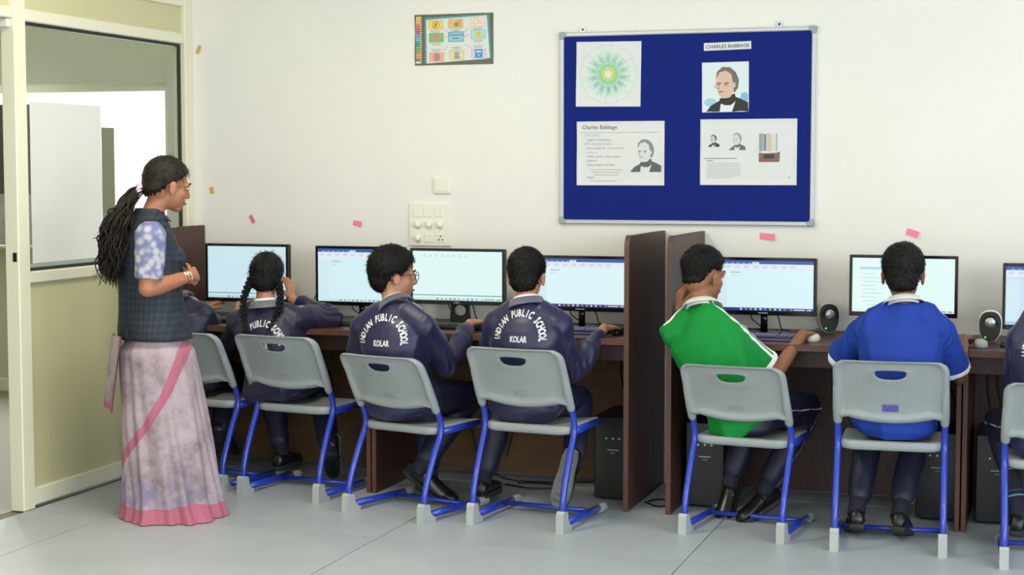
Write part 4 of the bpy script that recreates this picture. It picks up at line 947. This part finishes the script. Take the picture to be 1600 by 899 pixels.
    if jack:
        attr(me, 'grey_panel', np.minimum(np.minimum(np.minimum(fwd_c - .012, up_c + .035), .035 - (np.abs(lat) - half)), .10 - fwd_c)); attr(me, 'zip_seam', np.full(len(p), -1.0))
    else:
        stv = np.full(len(p), -1.0); cu = np.full(len(p), -1.0)
        for s, q in (('L', -1), ('R', 1)):
            a, b = J['sh' + s], J['el' + s]; n_ = nk + rt * q * .05 + up * .0; out = nrm(rt * q * .75 + up * .65)
            for A0, B0 in ((n_, a), (a, b)):
                t, c = seg_param(p, A0, B0); ax = nrm(B0 - A0); fv = nrm(fw - ax * (fw @ ax)); g = (p - c) @ fv; o_ = (p - c) @ out
                near = (np.linalg.norm(p - c, axis=1) < .095) & (o_ > .012) & (t > -.05) & (t < 1.02)
                for c0 in stripes: stv = np.maximum(stv, np.where(near, .0085 - np.abs(g - c0), -1))
            t, c = seg_param(p, a, b); L_ = np.linalg.norm(b - a); dist = np.linalg.norm(p - (a + t[:, None] * (b - a)), axis=1)
            cu = np.maximum(cu, np.where((dist < .085) & ((rel @ (rt * q)) > half - .03), (t - sleeve) * L_ + .026, -1))
        attr(me, 'stripe', stv); attr(me, 'cuff', cu)
    mt = {'jacket': M_JACKET, 'jacketd': M_JACKETD, 'green': M_GREEN, 'blue': M_BLUESH}[top]
    tp = link('jacket' if jack else 'polo_shirt', finish(me, mt), e)
    # ---- collar
    def ringc(c, ax, r0, r1, h0, h1, m, nm, par, th=.006, open_=0.0):
        f_ = nrm(fw - ax * (fw @ ax)); r_ = np.cross(f_, ax); k_ = 40; C = MB(); L_ = [[], [], [], []]
        for k in range(k_):
            t = 2 * PI * k / k_; dv = r_ * math.cos(t) + f_ * math.sin(t) * 1.05; dip = -.022 * max(0, math.sin(t)) ** 3
            for q, (rr, hh) in enumerate(((r0, h0), (r1, h1 + dip), (r1 + th, h1 + dip * 1.1 - .002), (r0 + th, h0))): L_[q].append(c + dv * rr + ax * hh)
        loops(C, L_ + [L_[0]], cap=False); return edge_smooth(C.build(nm, m, par), 60)
    ax = nrm(H(V3(0, -.02, -.06)) - nk); 
    if collar == 'jacket':
        ringc(nk, ax, .074, .059, -.020, .014, mt, 'collar', tp, .010); ringc(nk, ax, .056, .052, .0, .024, M_WHITE, 'shirt_collar', tp, .004)
    else:
        ringc(nk, ax, .060, .053, -.012, .020, M_WHITE, 'collar', tp, .005); ringc(nk, ax, .058, .084, .020, -.006, M_WHITE, 'collar_fold', tp, .004)
    # ---- lettering on the back
    if lettering:
        bv = BVHTree.FromPolygons([Vector(v) for v in co_of(me)], [tuple(q.vertices) for q in me.polygons]); lt = MB()
        ctr = shm - up * (.042 - let_dz); txt = 'INDIAN PUBLIC SCHOOL'; rad = .088
        def put(vs, fs, M2):
            out = []
            for x, y in vs:
                X, Y = M2(x, y); o_ = ctr + rt * X + up * Y - fw * .5; h_ = bv.ray_cast(Vector(o_), Vector(fw)); out.append((np.array(h_[0]) - fw * .0038) if h_[0] else ctr - fw * .13 + rt * X + up * Y)
            lt.add(out, fs)
        for i, ch in enumerate(txt):
            if ch == ' ': continue
            t = PI * (1.02 - 1.04 * i / (len(txt) - 1)); vs, fs = glyphs(ch, .040, .0017, 'CENTER'); rot = t - PI / 2; ca, sa = math.cos(rot), math.sin(rot)
            put(vs, fs, lambda x, y: (rad * math.cos(t) + x * .62 * ca - y * sa, rad * math.sin(t) + x * .62 * sa + y * ca))
        lt.build('arched_lettering', M_LETTER, tp); lt = MB(); vs, fs = glyphs('KOLAR', .034, .0014, 'CENTER'); put(vs, fs, lambda x, y: (x * .68, y - .016))
        lt.build('town_lettering', M_LETTER, tp)
    # ---- trousers, socks, shoes
    tr = MB()
    tr.loft([(pel + V3(0, 0, -.088), hipw * .12, fw * .10), (pel + V3(0, 0, -.06), hipw * .155, fw * .13), (pel + V3(0, 0, .0), hipw * .152, fw * .126), (pel + up * .06, hipw * .13, fw * .11)], 24)
    for s in 'LR':
        h_, k_, an = hips[s], J['kn' + s], J['an' + s]; q = an + (k_ - an) * (.14 if (tro or {}).get(s) is None else tro[s])
        tr.capsule([h_, h_ + (k_ - h_) * .5, k_], [.088, .078, .064], 18); tr.capsule([k_, k_ + (q - k_) * .4, k_ + (q - k_) * .8, q], [.064, .060, .054, .050], 18)
    me = remesh(tr, .0080, 3); p = co_of(me); p = p + no_of(me) * folds(p, seed + 50, .005, 24, 4, (1, 1, 1))[:, None]; set_co(me, p)
    pv = np.full(len(p), -1.0)
    for s, q in (('L', -1), ('R', 1)):
        for A0, B0 in ((hips[s], J['kn' + s]), (J['kn' + s], J['an' + s])):
            t, c = seg_param(p, A0, B0); axx = nrm(B0 - A0); out = nrm(hipw * q - axx * (hipw * q @ axx)); g = (p - c) @ np.cross(axx, out)
            pv = np.maximum(pv, np.where(((p - c) @ out > .02) & (np.linalg.norm(p - c, axis=1) < .1), .0032 - np.abs(g), -1))
    attr(me, 'piping', pv); link('trousers', finish(me, M_TROUSER if stripes or tro else M_TROUSERP), e)
    for s in 'LR':
        k_, an = J['kn' + s], J['an' + s]; ax_ = nrm(k_ - an); so = MB(); L_ = np.linalg.norm(k_ - an); zz = np.linspace(-.03, min(.17, L_ * .6), 20)
        so.loft([(an + ax_ * z, *(lambda a_, b_: (a_ * (.036 + .05 * max(0, z) * .5), b_ * (.036 + .05 * max(0, z) * .5)))(nrm(np.cross(ax_, V3(.3, 1, .2))), nrm(np.cross(ax_, nrm(np.cross(ax_, V3(.3, 1, .2))))))) for z in zz], 18)
        sm_ = so.mesh('sock', M_SOCK, True); z = (co_of(sm_) - an) @ ax_; attr(sm_, 'stripe', np.maximum(.0038 - np.abs(z - .062), .0038 - np.abs(z - .082))); link('sock', sm_, e)
        ft = (feet or {}).get(s, dict(toe=(0, 1, 0), up=(0, 0, 1))); shoe(e, an, ft['toe'], ft['up'], M_SHOE, ft.get('sole', M_SOLEB), ft.get('s', 1.0))
    if glasses:
        gl = MB()
        for q in (-1, 1):
            gl.tube([H((V3(q * .032 + .024 * math.cos(t), .100, -.002 + .019 * math.sin(t))) * hs) for t in np.linspace(0, 2 * PI, 25)], .0016, 6)
            gl.tube([H(V3(q * .056, .098, .004) * hs), H(V3(q * .078, .07, .004) * hs), H(V3(q * .083, .0, .004) * hs), H(V3(q * .080, -.02, -.01) * hs)], .0016, 6)
        gl.tube([H(V3(-.009, .101, .0) * hs), H(V3(0, .103, .003) * hs), H(V3(.009, .101, .0) * hs)], .0016, 6); gl.build('eyeglasses', mat('dark_spectacle_frame', (60, 62, 66), .3, metal=.6), e, True)
    return e
PEOPLE = {
 'hidden': dict(hd=(-4.067,-0.620,0.985), nk=(-3.990,-0.660,0.865), shL=(-4.131,-0.660,0.784), shR=(-3.853,-0.660,0.807), elL=(-4.222,-0.500,0.567), wrL=(-4.245,-0.300,0.675), elR=(-3.855,-0.500,0.690), wrR=(-3.826,-0.360,0.732), pel=(-3.973,-0.660,0.407), knL=(-4.208,-0.280,0.281), knR=(-3.964,-0.260,0.289), anL=(-4.114,-0.420,0.063), anR=(-3.869,-0.520,0.172)),
 'girl': dict(hd=(-3.494,-0.700,1.004), nk=(-3.484,-0.730,0.877), shL=(-3.612,-0.730,0.787), shR=(-3.338,-0.720,0.803), elL=(-3.788,-0.580,0.653), wrL=(-3.806,-0.400,0.723), elR=(-3.223,-0.560,0.740), wrR=(-3.419,-0.550,0.877), pel=(-3.426,-0.750,0.473), knL=(-3.663,-0.360,0.317), knR=(-3.386,-0.360,0.330), anL=(-3.526,-0.500,0.140), anR=(-3.214,-0.620,0.185)),
 'glasses': dict(hd=(-2.760,-0.930,1.039), nk=(-2.738,-0.970,0.915), shL=(-2.898,-0.960,0.802), shR=(-2.589,-0.990,0.814), elL=(-3.001,-0.800,0.570), wrL=(-2.994,-0.560,0.708), elR=(-2.526,-0.880,0.635), wrR=(-2.515,-0.600,0.745), pel=(-2.729,-0.960,0.443), knL=(-2.756,-0.580,0.359), knR=(-2.502,-0.620,0.362), anL=(-2.672,-0.720,0.113), anR=(-2.677,-0.840,0.163)),
 'four': dict(hd=(-2.146,-0.920,1.045), nk=(-2.133,-0.960,0.935), shL=(-2.266,-0.960,0.835), shR=(-1.990,-0.970,0.844), elL=(-2.381,-0.800,0.609), wrL=(-2.362,-0.560,0.699), elR=(-1.950,-0.860,0.632), wrR=(-1.886,-0.600,0.765), pel=(-2.133,-0.970,0.472), knL=(-2.349,-0.600,0.381), knR=(-1.995,-0.620,0.386), anL=(-2.405,-0.740,0.114), anR=(-1.932,-0.920,0.247)),
 'green': dict(hd=(-1.389,-0.840,1.058), nk=(-1.389,-0.890,0.932), shL=(-1.501,-0.870,0.814), shR=(-1.249,-0.910,0.820), elL=(-1.544,-0.600,0.731), wrL=(-1.534,-0.620,0.868), elR=(-1.089,-0.800,0.648), wrR=(-1.007,-0.600,0.746), pel=(-1.296,-0.900,0.479), knL=(-1.221,-0.520,0.380), knR=(-0.987,-0.560,0.406), anL=(-1.308,-0.620,0.146), anR=(-1.150,-0.660,0.130)),
 'blue': dict(hd=(-0.565,-0.920,1.084), nk=(-0.557,-0.970,0.970), shL=(-0.706,-0.960,0.860), shR=(-0.417,-0.960,0.869), elL=(-0.851,-0.800,0.689), wrL=(-0.791,-0.580,0.754), elR=(-0.342,-0.820,0.663), wrR=(-0.348,-0.600,0.757), pel=(-0.589,-0.970,0.504), knL=(-0.705,-0.580,0.415), knR=(-0.507,-0.580,0.424), anL=(-0.734,-0.820,0.174), anR=(-0.577,-0.820,0.179)),
 'right': dict(hd=(-0.003,-1.020,1.096), nk=(-0.005,-1.060,0.981), shL=(-0.110,-1.060,0.850), shR=(0.136,-1.060,0.858), elL=(-0.132,-0.920,0.646), wrL=(-0.090,-0.640,0.731), elR=(0.237,-0.920,0.673), wrR=(0.196,-0.620,0.739), pel=(0.017,-1.070,0.510), knL=(-0.187,-0.740,0.456), knR=(0.153,-0.680,0.458), anL=(-0.103,-0.900,0.141), anR=(0.134,-0.800,0.142)),
}

SEAT = dict(zip(PEOPLE, CH_Z))
def fix(k, **kw):
    d = dict(PEOPLE[k]); d['pel'] = (d['pel'][0], d['pel'][1] + .035, .43 * SEAT[k] + .098)
    for q in ('knL', 'knR'): d[q] = (d[q][0], d[q][1], .475)
    for q in ('wrL', 'wrR'): d[q] = (d[q][0], d[q][1], max(d[q][2], .797))
    d.update(kw); return d
HD = lambda *d, n=(0, 0, 1), curl=.35: dict(d=d, n=n, curl=curl)
student(fix('hidden', shL=(-4.075, -.66, .80), elL=(-4.10, -.5, .70), wrL=(-4.02, -.36, .80), knL=(-4.07, -.30, .475), knR=(-3.90, -.28, .475), anL=(-4.05, -.40, .12), anR=(-3.87, -.50, .19), pel=(-3.965, -.62, .513), wrR=(-3.80, -.38, .80)),
        'student in navy jacket seated behind the standing teacher, mostly hidden', 'jacketd', 'short', hy=0, hp=15, skin='b', lettering=False, seed=3, feet={'R': dict(toe=(.1, .6, -.8), up=(0, -.8, -.6))})
student(fix('girl', wrR=(-3.440, -.555, .885), elR=(-3.225, -.555, .80), anR=(-3.215, -.62, .17)),
        'girl with two long black braids in navy jacket resting cheek on her hand', 'jacketd', 'part', hy=14, hp=6, hr=3, skin='c', hs=.95, seed=8, braids=True, let_dz=-.06, collar='jacket',
        handR=HD(-.12, .12, .95, n=(.9, -.3, .2), curl=.55), feet={'R': dict(toe=(-.2, .35, -.9), up=(.1, -.95, -.35), sole=M_SOLE)})
student(fix('glasses', wrR=(-2.52, -.60, .80)), 'boy with glasses and full black hair in navy lettered jacket, head turned right', 'jacket', 'full', hy=-52, hp=4, skin='c', hs=1.0, seed=14, glasses=True,
        handR=HD(.25, .9, .05, curl=.3), feet={'R': dict(toe=(.75, .1, -.55), up=(.35, -.6, .6)), 'L': dict(toe=(.8, -.35, -.2), up=(0, 0, 1))})
student(fix('four'), 'short haired boy in navy lettered jacket seated left of the tall panels, facing away', 'jacket', 'short', hy=4, hp=8, skin='c', hs=.97, seed=21,
        handR=HD(.35, .9, -.02, curl=.35), feet={'R': dict(toe=(-.22, -.12, -1), up=(0, 1, -.1), sole=M_SOLE, s=1.08)})
student(fix('green', pel=(-1.215, -.835, .497), wrL=(-1.507, -.770, .905), elL=(-1.500, -.640, .80)), 'boy in a green polo shirt with white shoulder stripes, hand raised by his face', 'green', 'fade', hy=-34, hp=6, skin='a', hs=.99, seed=33, collar='polo', lettering=False, stripes=(-.016, .014), sleeve=.80,
        handL=HD(-.02, .05, 1, n=(-.75, -.6, .1), curl=.75), handR=HD(.25, .9, -.02, curl=.4), feet={'L': dict(toe=(-.1, -.5, -.45), up=(0, -.4, 1)), 'R': dict(toe=(-.5, -.55, -.3), up=(0, 0, 1))})
student(fix('blue', anL=(-.735, -.90, .118), anR=(-.562, -.90, .118), elL=(-.835, -.80, .70), wrR=(-.345, -.60, .80)), 'boy in a royal blue polo shirt with white collar, facing his monitor', 'blue', 'short', hy=2, hp=8, skin='d', hs=1.0, seed=41, collar='polo', lettering=False, stripes=(.03, .05), sleeve=.84, hairm=M_HAIR,
        handR=HD(.15, .95, -.02, curl=.4), feet={'L': dict(toe=(-.15, .9, -.25), up=(0, .2, 1)), 'R': dict(toe=(.05, .9, -.25), up=(0, .2, 1))}, bulk=1.03)
student(fix('right'), 'student in navy lettered jacket cut by the right edge of the picture', 'jacket', 'short', hy=8, hp=8, skin='b', seed=57, tro={'L': .52}, feet={'L': dict(toe=(.1, .95, -.1), up=(0, 0, 1))})

# ------------------------------------------------------------------ the teacher
def teacher():
    base = V3(-3.615, -1.40, 0); e = tag(empty('person', tuple(base), R(-50)), 'standing woman in dark plaid waistcoat and pink tie-dyed saree with clasped hands', 'person')
    up = V3(0, 0, 1); rt = V3(1, 0, 0); fw = V3(0, 1, 0)
    H, A = head_frame((0, .005, 1.437), 14, 13, 0); hs = 1.0
    sk = MB(); hard = MB(); head_pieces(sk, H, A, hs)
    sk.capsule([(0, -.075, 1.25), (0, -.050, 1.34), H(V3(0, -.016, -.04))], [.056, .046, .046], 18)
    S = [(.02, .0, .03, .03), (.3, .0, .07, .06), (.6, -.03, .13, .11), (.84, -.065, .150, .115), (.98, -.075, .130, .105), (1.10, -.08, .140, .110), (1.22, -.085, .150, .100), (1.285, -.08, .10, .070), (1.32, -.07, .055, .05)]
    sk.loft([((0, y, z), rt * a, fw * b) for z, y, a, b in S], 24)
    shR, elR, wrR = V3(.163, -.095, 1.235), V3(.178, -.115, 1.005), V3(.078, .082, 1.045); shL, elL, wrL = V3(-.163, -.085, 1.235), V3(-.20, -.08, 1.005), V3(-.070, .085, 1.040)
    for a, b, c, s in ((shR, elR, wrR, 1), (shL, elL, wrL, -1)):
        sk.capsule([a, (a + b) / 2, b], [.050, .045, .038], 14); sk.capsule([b, b + (c - b) * .3, c], [.040, .041, .024], 14)
        if s == 1: hand(sk, hard, c, (-.80, .58, .12), (.50, .75, .35), 1, .75, .92)
        else: hand(sk, hard, c, (.86, .42, .06), (-.2, .75, .6), -1, .8, .92)
    for q in (-1, 1): sk.capsule([(q * .07, -.02, .04), (q * .08, .12, .03)], [.035, .03], 12)
    me = remesh(sk, .0058, 3); fm = hard.mesh('f'); bm = bmesh.new(); bm.from_mesh(me); bm.from_mesh(fm); bm.to_mesh(me); bm.free(); bpy.data.meshes.remove(fm)
    bd = link('body', finish(me, SKIN['b']), e); eyes_brows(bd, H, A, hs, M_HAIRB)
    for k, z in enumerate((0,)): MB().ell(H(V3(.083, -.006, -.046)), [(.004, 0, 0), (0, .004, 0), (0, 0, .004)], 10).build('earring', mat('gold', (212, 170, 80), .3, metal=1.0), bd, True)
    # hair drawn back into a wavy tail
    mb, _ = hair_shell(H, A, hs, 77, 'back', e, M_HAIRB, 500); hr = mb.build('hair', M_HAIRB, e, True)
    rg = np.random.RandomState(4); tail = MB(); tie = V3(0, -.125, 1.405)
    mid = [V3(0, -.085, 1.425), tie, V3(.02, -.175, 1.350), V3(.045, -.215, 1.275), V3(.06, -.238, 1.19), V3(.062, -.242, 1.11), V3(.06, -.242, 1.04)]
    wid = [.030, .022, .040, .056, .062, .056, .030]
    for k in range(190):
        a, r0 = rg.rand() * 2 * PI, math.sqrt(rg.rand()); ph = rg.rand() * 6; fr = 26 + 14 * rg.rand(); last = 5 + (rg.rand() < .6); P = []
        ctl = [m_ + V3(math.cos(a) * r0 * w_ * 1.15, math.sin(a) * r0 * w_ * .62, 0) + rg.randn(3) * (.004 + .012 * (i > 2)) for i, (m_, w_) in enumerate(zip(mid, wid))][:last + 1]
        Q = spline(ctl, 6); n_ = len(Q)
        P = [q + V3(math.sin(q[2] * fr + ph), math.cos(q[2] * fr * .9 + ph), 0) * .012 * min(1, i / 10) for i, q in enumerate(Q)]
        tail.tube(P, [.0052 * (1 - .8 * (i / n_) ** 3) for i in range(n_)], 5)
    for k in range(110):    # flyaway wisps
        a = rg.rand() * 2 * PI; z0 = 1.06 + .28 * rg.rand(); c = V3(.055 + math.cos(a) * .055, -.240 + .03 * math.sin(a), z0); c[1] += .07 * max(0, (z0 - 1.22) / .15)
        d = nrm(V3(math.cos(a), -.8 + math.sin(a) * .4, -.9)); tail.tube([c, c + d * .03 + rg.randn(3) * .010, c + d * .055 + V3(0, -.004, -.02) + rg.randn(3) * .012], [.0022, .0016, .0005], 4)
    tail.build('ponytail', M_HAIRB, hr, True)
    sc = MB()
    for i in range(14): t = 2 * PI * i / 14; sc.ell(tie + V3(0, .004, .004) + V3(math.cos(t) * .026, 0, math.sin(t) * .024) + V3(0, .01 * math.sin(t), 0), (.011, .017, .011), 10)
    finish_m = mat('lilac_hair_band', (214, 190, 214), .7); me = remesh(sc, .004, 2); link('hair_band', finish(me, finish_m), hr)
    # waistcoat
    V = MB(); VS = [(.775, -.055, .190, .158), (.80, -.06, .190, .156), (.90, -.07, .168, .142), (1.0, -.075, .160, .136), (1.10, -.08, .166, .140), (1.20, -.085, .168, .124), (1.26, -.083, .140, .098), (1.30, -.078, .094, .074), (1.325, -.072, .070, .064)]
    V.loft([((0, y, z), rt * a, fw * b) for z, y, a, b in VS], 32); V.ell((0, .025, 1.12), (.12, .05, .06), 16)
    me = remesh(V, .006, 3); p = co_of(me); me_n = no_of(me)
    d = folds(p, 91, .004, 18, 4, (1, 1, .7)); slit = np.exp(-((p[:, 0] - .10) / .006) ** 2) * (p[:, 1] < 0) * np.clip((.87 - p[:, 2]) / .08, 0, 1); d -= .012 * slit
    set_co(me, p + me_n * d[:, None])
    m = mat('dark_navy_plaid', (36, 46, 62), .7, bump=(300, .05)); nt = m.node_tree; N = nt.nodes; L = nt.links; tc = N.new('ShaderNodeTexCoord'); sp = N.new('ShaderNodeSeparateXYZ'); L.new(tc.outputs['Object'], sp.inputs[0])
    def wave(sock, k, w_):
        a = N.new('ShaderNodeMath'); a.operation = 'MULTIPLY'; a.inputs[1].default_value = k; L.new(sock, a.inputs[0]); b = N.new('ShaderNodeMath'); b.operation = 'FRACT'; L.new(a.outputs[0], b.inputs[0]); c = N.new('ShaderNodeMath'); c.operation = 'LESS_THAN'; c.inputs[1].default_value = w_; L.new(b.outputs[0], c.inputs[0]); return c.outputs[0]
    ad = N.new('ShaderNodeMath'); ad.operation = 'ADD'; L.new(sp.outputs[0], ad.inputs[0]); L.new(sp.outputs[1], ad.inputs[1])
    w1, w2 = wave(sp.outputs[2], 34, .45), wave(ad.outputs[0], 34, .45); sm = N.new('ShaderNodeMath'); sm.operation = 'ADD'; L.new(w1, sm.inputs[0]); L.new(w2, sm.inputs[1]); sc_ = N.new('ShaderNodeMath'); sc_.operation = 'MULTIPLY'; sc_.inputs[1].default_value = .5; L.new(sm.outputs[0], sc_.inputs[0])
    mx = N.new('ShaderNodeMix'); mx.data_type = 'RGBA'; L.new(sc_.outputs[0], mx.inputs[0]); mx.inputs[6].default_value = lin((24, 30, 41)); mx.inputs[7].default_value = lin((37, 47, 63)); L.new(mx.outputs[2], N['Principled BSDF'].inputs['Base Color'])
    vs = link('waistcoat', finish(me, m), e)
    cmb = MB(); k_ = 36; LL = [[], [], [], []]
    for k in range(k_):
        t = 2 * PI * k / k_; dv = V3(math.cos(t), math.sin(t) * 1.02, 0); dip = -.05 * max(0, math.sin(t)) ** 2
        for q, (rr, z) in enumerate(((.062, 1.305), (.058, 1.334 + dip), (.066, 1.336 + dip), (.084, 1.295 + dip * .4))): LL[q].append(V3(0, -.066, z) + dv * rr)
    loops(cmb, LL + [LL[0]], cap=False); edge_smooth(cmb.build('collar', m, vs), 60)
    # patterned blouse sleeves
    bm_ = mat('slate_blue_floral_cotton', (206, 204, 212), .75); nt = bm_.node_tree; N = nt.nodes; L = nt.links; tc = N.new('ShaderNodeTexCoord'); vo = N.new('ShaderNodeTexVoronoi'); vo.inputs['Scale'].default_value = 30; nz = N.new('ShaderNodeTexNoise'); nz.inputs['Scale'].default_value = 70
    mxv = N.new('ShaderNodeMix'); mxv.data_type = 'RGBA'; mxv.inputs[0].default_value = .035; L.new(tc.outputs['Object'], mxv.inputs[6]); L.new(nz.outputs[1], mxv.inputs[7]); L.new(mxv.outputs[2], vo.inputs['Vector'])
    cr = N.new('ShaderNodeValToRGB'); L.new(vo.outputs['Distance'], cr.inputs[0]); E_ = cr.color_ramp.elements; E_[0].position = 0; E_[0].color = lin((160, 150, 156)); E_[1].position = 1; E_[1].color = lin((92, 102, 146))
    for ps, c in ((.12, (188, 184, 192)), (.36, (182, 180, 190)), (.50, (120, 128, 168))): q = E_.new(ps); q.color = lin(c)
    L.new(cr.outputs[0], N['Principled BSDF'].inputs['Base Color'])
    for a, b in ((shR, elR), (shL, elL)):
        sl = MB(); ax = nrm(b - a); q = a + (b - a) * .84; s1 = nrm(np.cross(ax, fw)); s2 = np.cross(ax, s1)
        sl.loft([(a - ax * .05, s1 * .022, s2 * .03), (a - ax * .03, s1 * .045, s2 * .052), (a, s1 * .060, s2 * .066), (a + (q - a) * .4, s1 * .060, s2 * .067), (q, s1 * .053, s2 * .060)], 20); me = remesh(sl, .006, 3); p = co_of(me); set_co(me, p + no_of(me) * folds(p, 12, .004, 26, 4)[:, None]); link('blouse_sleeve', finish(me, bm_), e)
    # saree skirt
    cu, cz = 200, 70; vsx = []; Z = np.linspace(.004, .86, cz)
    hv = V3(.372, .928); cvw = V3(.928, -.372)      # sideways and towards the viewer side of her body
    ms = []; hem = []
    for z in Z:
        u = 1 - z / .86
        for k in range(cu):
            t = 2 * PI * k / cu; nar = .030 * smoothstep((z - .72) / .06); a = .172 + .042 * u ** .8 - nar; b = .142 + .070 * u ** .8 - nar
            pl = (.011 * math.sin(11 * t + 3 * math.sin(2 * t + 2 * z)) + .006 * math.sin(23 * t + 5 * z)) * (u ** 1.3) + .003 * math.sin(7 * t + 9 * z)
            flare = .020 * max(0, 1 - z / .10) ** 2 * (1 + .6 * math.sin(5 * t))
            P = V3((a + pl + flare) * math.cos(t), -.06 + .075 * u + (b + pl + flare) * math.sin(t), z)
            h = P[0] * hv[0] + (P[1] + .0) * hv[1]; side = P[0] * cvw[0] + (P[1] + .05) * cvw[1]
            hz = np.interp(z, [.0, .12, .20, .29, .42, .56, .70, .80, .86], [-.30, -.26, -.215, -.155, -.045, .04, .095, .115, .118])
            over = h - hz; band = .021 - abs(over + .012)
            if side < .02: band = -1; over = 1
            P2 = P.copy()
            if side >= .02:
                lift = .010 / (1 + math.exp((over - .0) / .004)); P2[:2] += cvw * (lift + (.006 * math.sin((z - 1.9 * h) * 21 + 2 * math.sin(3 * h)) * min(1, max(0, -over) / .05) * min(1, max(0, .74 - z) / .1) if over < 0 else 0))
            vsx.append(P2); ms.append(band if z > .09 else -1); hem.append(np.interp(math.sin(3 * t + 1) + .5 * math.sin(7 * t), [-1.5, 1.5], [.055, .085]) - z)
    mb = MB(); mb.add(vsx, [(i * cu + k, i * cu + (k + 1) % cu, (i + 1) * cu + (k + 1) % cu, (i + 1) * cu + k) for i in range(cz - 1) for k in range(cu)] + [tuple((cz - 1) * cu + k for k in range(cu))])
    me = mb.mesh('saree', None, True); attr(me, 'border', np.maximum(np.array(ms), np.array(hem)))
    sm_ = mat('pink_tie_dye_cotton', (206, 188, 196), .8, masks=(('border', (178, 102, 124)),), bump=(240, .06)); nt = sm_.node_tree; N = nt.nodes; L = nt.links
    mixn = [n for n in N if n.type == 'MIX'][0]; tc = N.new('ShaderNodeTexCoord'); sp = N.new('ShaderNodeSeparateXYZ'); L.new(tc.outputs['Object'], sp.inputs[0])
    n1 = N.new('ShaderNodeTexNoise'); n1.inputs['Scale'].default_value = 7; n1.inputs['Detail'].default_value = 6; n1.inputs['Roughness'].default_value = .7; L.new(tc.outputs['Object'], n1.inputs['Vector'])
    c1 = N.new('ShaderNodeValToRGB'); L.new(n1.outputs[0], c1.inputs[0]); E_ = c1.color_ramp.elements; E_[0].position = .32; E_[0].color = lin((128, 116, 118)); E_[1].position = .68; E_[1].color = lin((186, 164, 170))
    q = E_.new(.47); q.color = lin((168, 150, 158)); q = E_.new(.56); q.color = lin((176, 160, 168))
    n2 = N.new('ShaderNodeTexNoise'); n2.inputs['Scale'].default_value = 11; n2.inputs['Detail'].default_value = 8; n2.inputs['Roughness'].default_value = .75; L.new(tc.outputs['Object'], n2.inputs['Vector'])
    zz = N.new('ShaderNodeValToRGB'); L.new(sp.outputs[2], zz.inputs[0]); E_ = zz.color_ramp.elements; E_[0].position = .06; E_[0].color = (.13, .13, .13, 1); E_[1].position = .42; E_[1].color = (0, 0, 0, 1); q = E_.new(.14); q.color = (.15, .15, .15, 1); q = E_.new(.22); q.color = (.03, .03, .03, 1)
    a2 = N.new('ShaderNodeMath'); a2.operation = 'ADD'; L.new(n2.outputs[0], a2.inputs[0]); L.new(zz.outputs[0], a2.inputs[1]); r2 = N.new('ShaderNodeMapRange'); r2.inputs[1].default_value = .54; r2.inputs[2].default_value = .76; r2.inputs[4].default_value = .75; L.new(a2.outputs[0], r2.inputs[0])
    m2 = N.new('ShaderNodeMix'); m2.data_type = 'RGBA'; L.new(r2.outputs[0], m2.inputs[0]); L.new(c1.outputs[0], m2.inputs[6]); m2.inputs[7].default_value = lin((112, 108, 150)); L.new(m2.outputs[2], mixn.inputs[6])
    me.materials.append(sm_); sr = link('saree', me, e)
    # end of the saree hanging behind
    pm = MB(); nu, nv = 10, 24; vs_ = []; fs_ = []; rim = []
    for i in range(nu + 1):
        for j in range(nv + 1):
            u, v = i / nu, j / nv; z = .80 - v * (.30 + .02 * u); vs_.append((-.06 + .20 * u, -.225 - .035 * v - .03 * u * (1 - u) * 4 * .5 + .008 * math.sin(9 * u + 2 * v), z)); rim.append(.022 - min(v * 9, (1 - v), 1) * .30 if False else max(.10 - (1 - v), u - .86, .14 - u) * .1)
    for i in range(nu):
        for j in range(nv): k = i * (nv + 1) + j; fs_.append((k, k + 1, k + nv + 2, k + nv + 1))
    N0 = len(vs_); pm.add(vs_ + [(x, y + .003, z) for x, y, z in vs_], fs_ + [tuple(N0 + i for i in f[::-1]) for f in fs_]); me = pm.mesh('pallu', None, True); attr(me, 'border', rim + rim); me.materials.append(sm_); link('pallu', me, sr)
    # bangle and watch on the near wrist
    ax = nrm(wrR - elR); s1 = nrm(np.cross(ax, up)); s2 = np.cross(ax, s1)
    rg_ = lambda c, r, t, m, nm, par=e: MB().tube([c + (s1 * math.cos(a) + s2 * math.sin(a)) * r for a in np.linspace(0, 2 * PI, 25)], t, 8).build(nm, m, par, True)
    rg_(wrR - ax * .030, .0305, .0032, mat('gold', (212, 170, 80), .3, metal=1.0), 'bangle'); w_ = rg_(wrR - ax * .012, .0275, .004, M_SIL, 'wristwatch')
    c = wrR - ax * .012 + nrm(V3(.7, -.3, .5)) * .028; n_ = nrm(V3(.7, -.3, .5)); u_ = nrm(np.cross(n_, ax)); MB().loft([(c, u_ * .012, ax * .012), (c + n_ * .005, u_ * .012, ax * .012), (c + n_ * .006, u_ * .010, ax * .010)], 18).build('watch_face', M_WHITE, w_, True)
teacher()
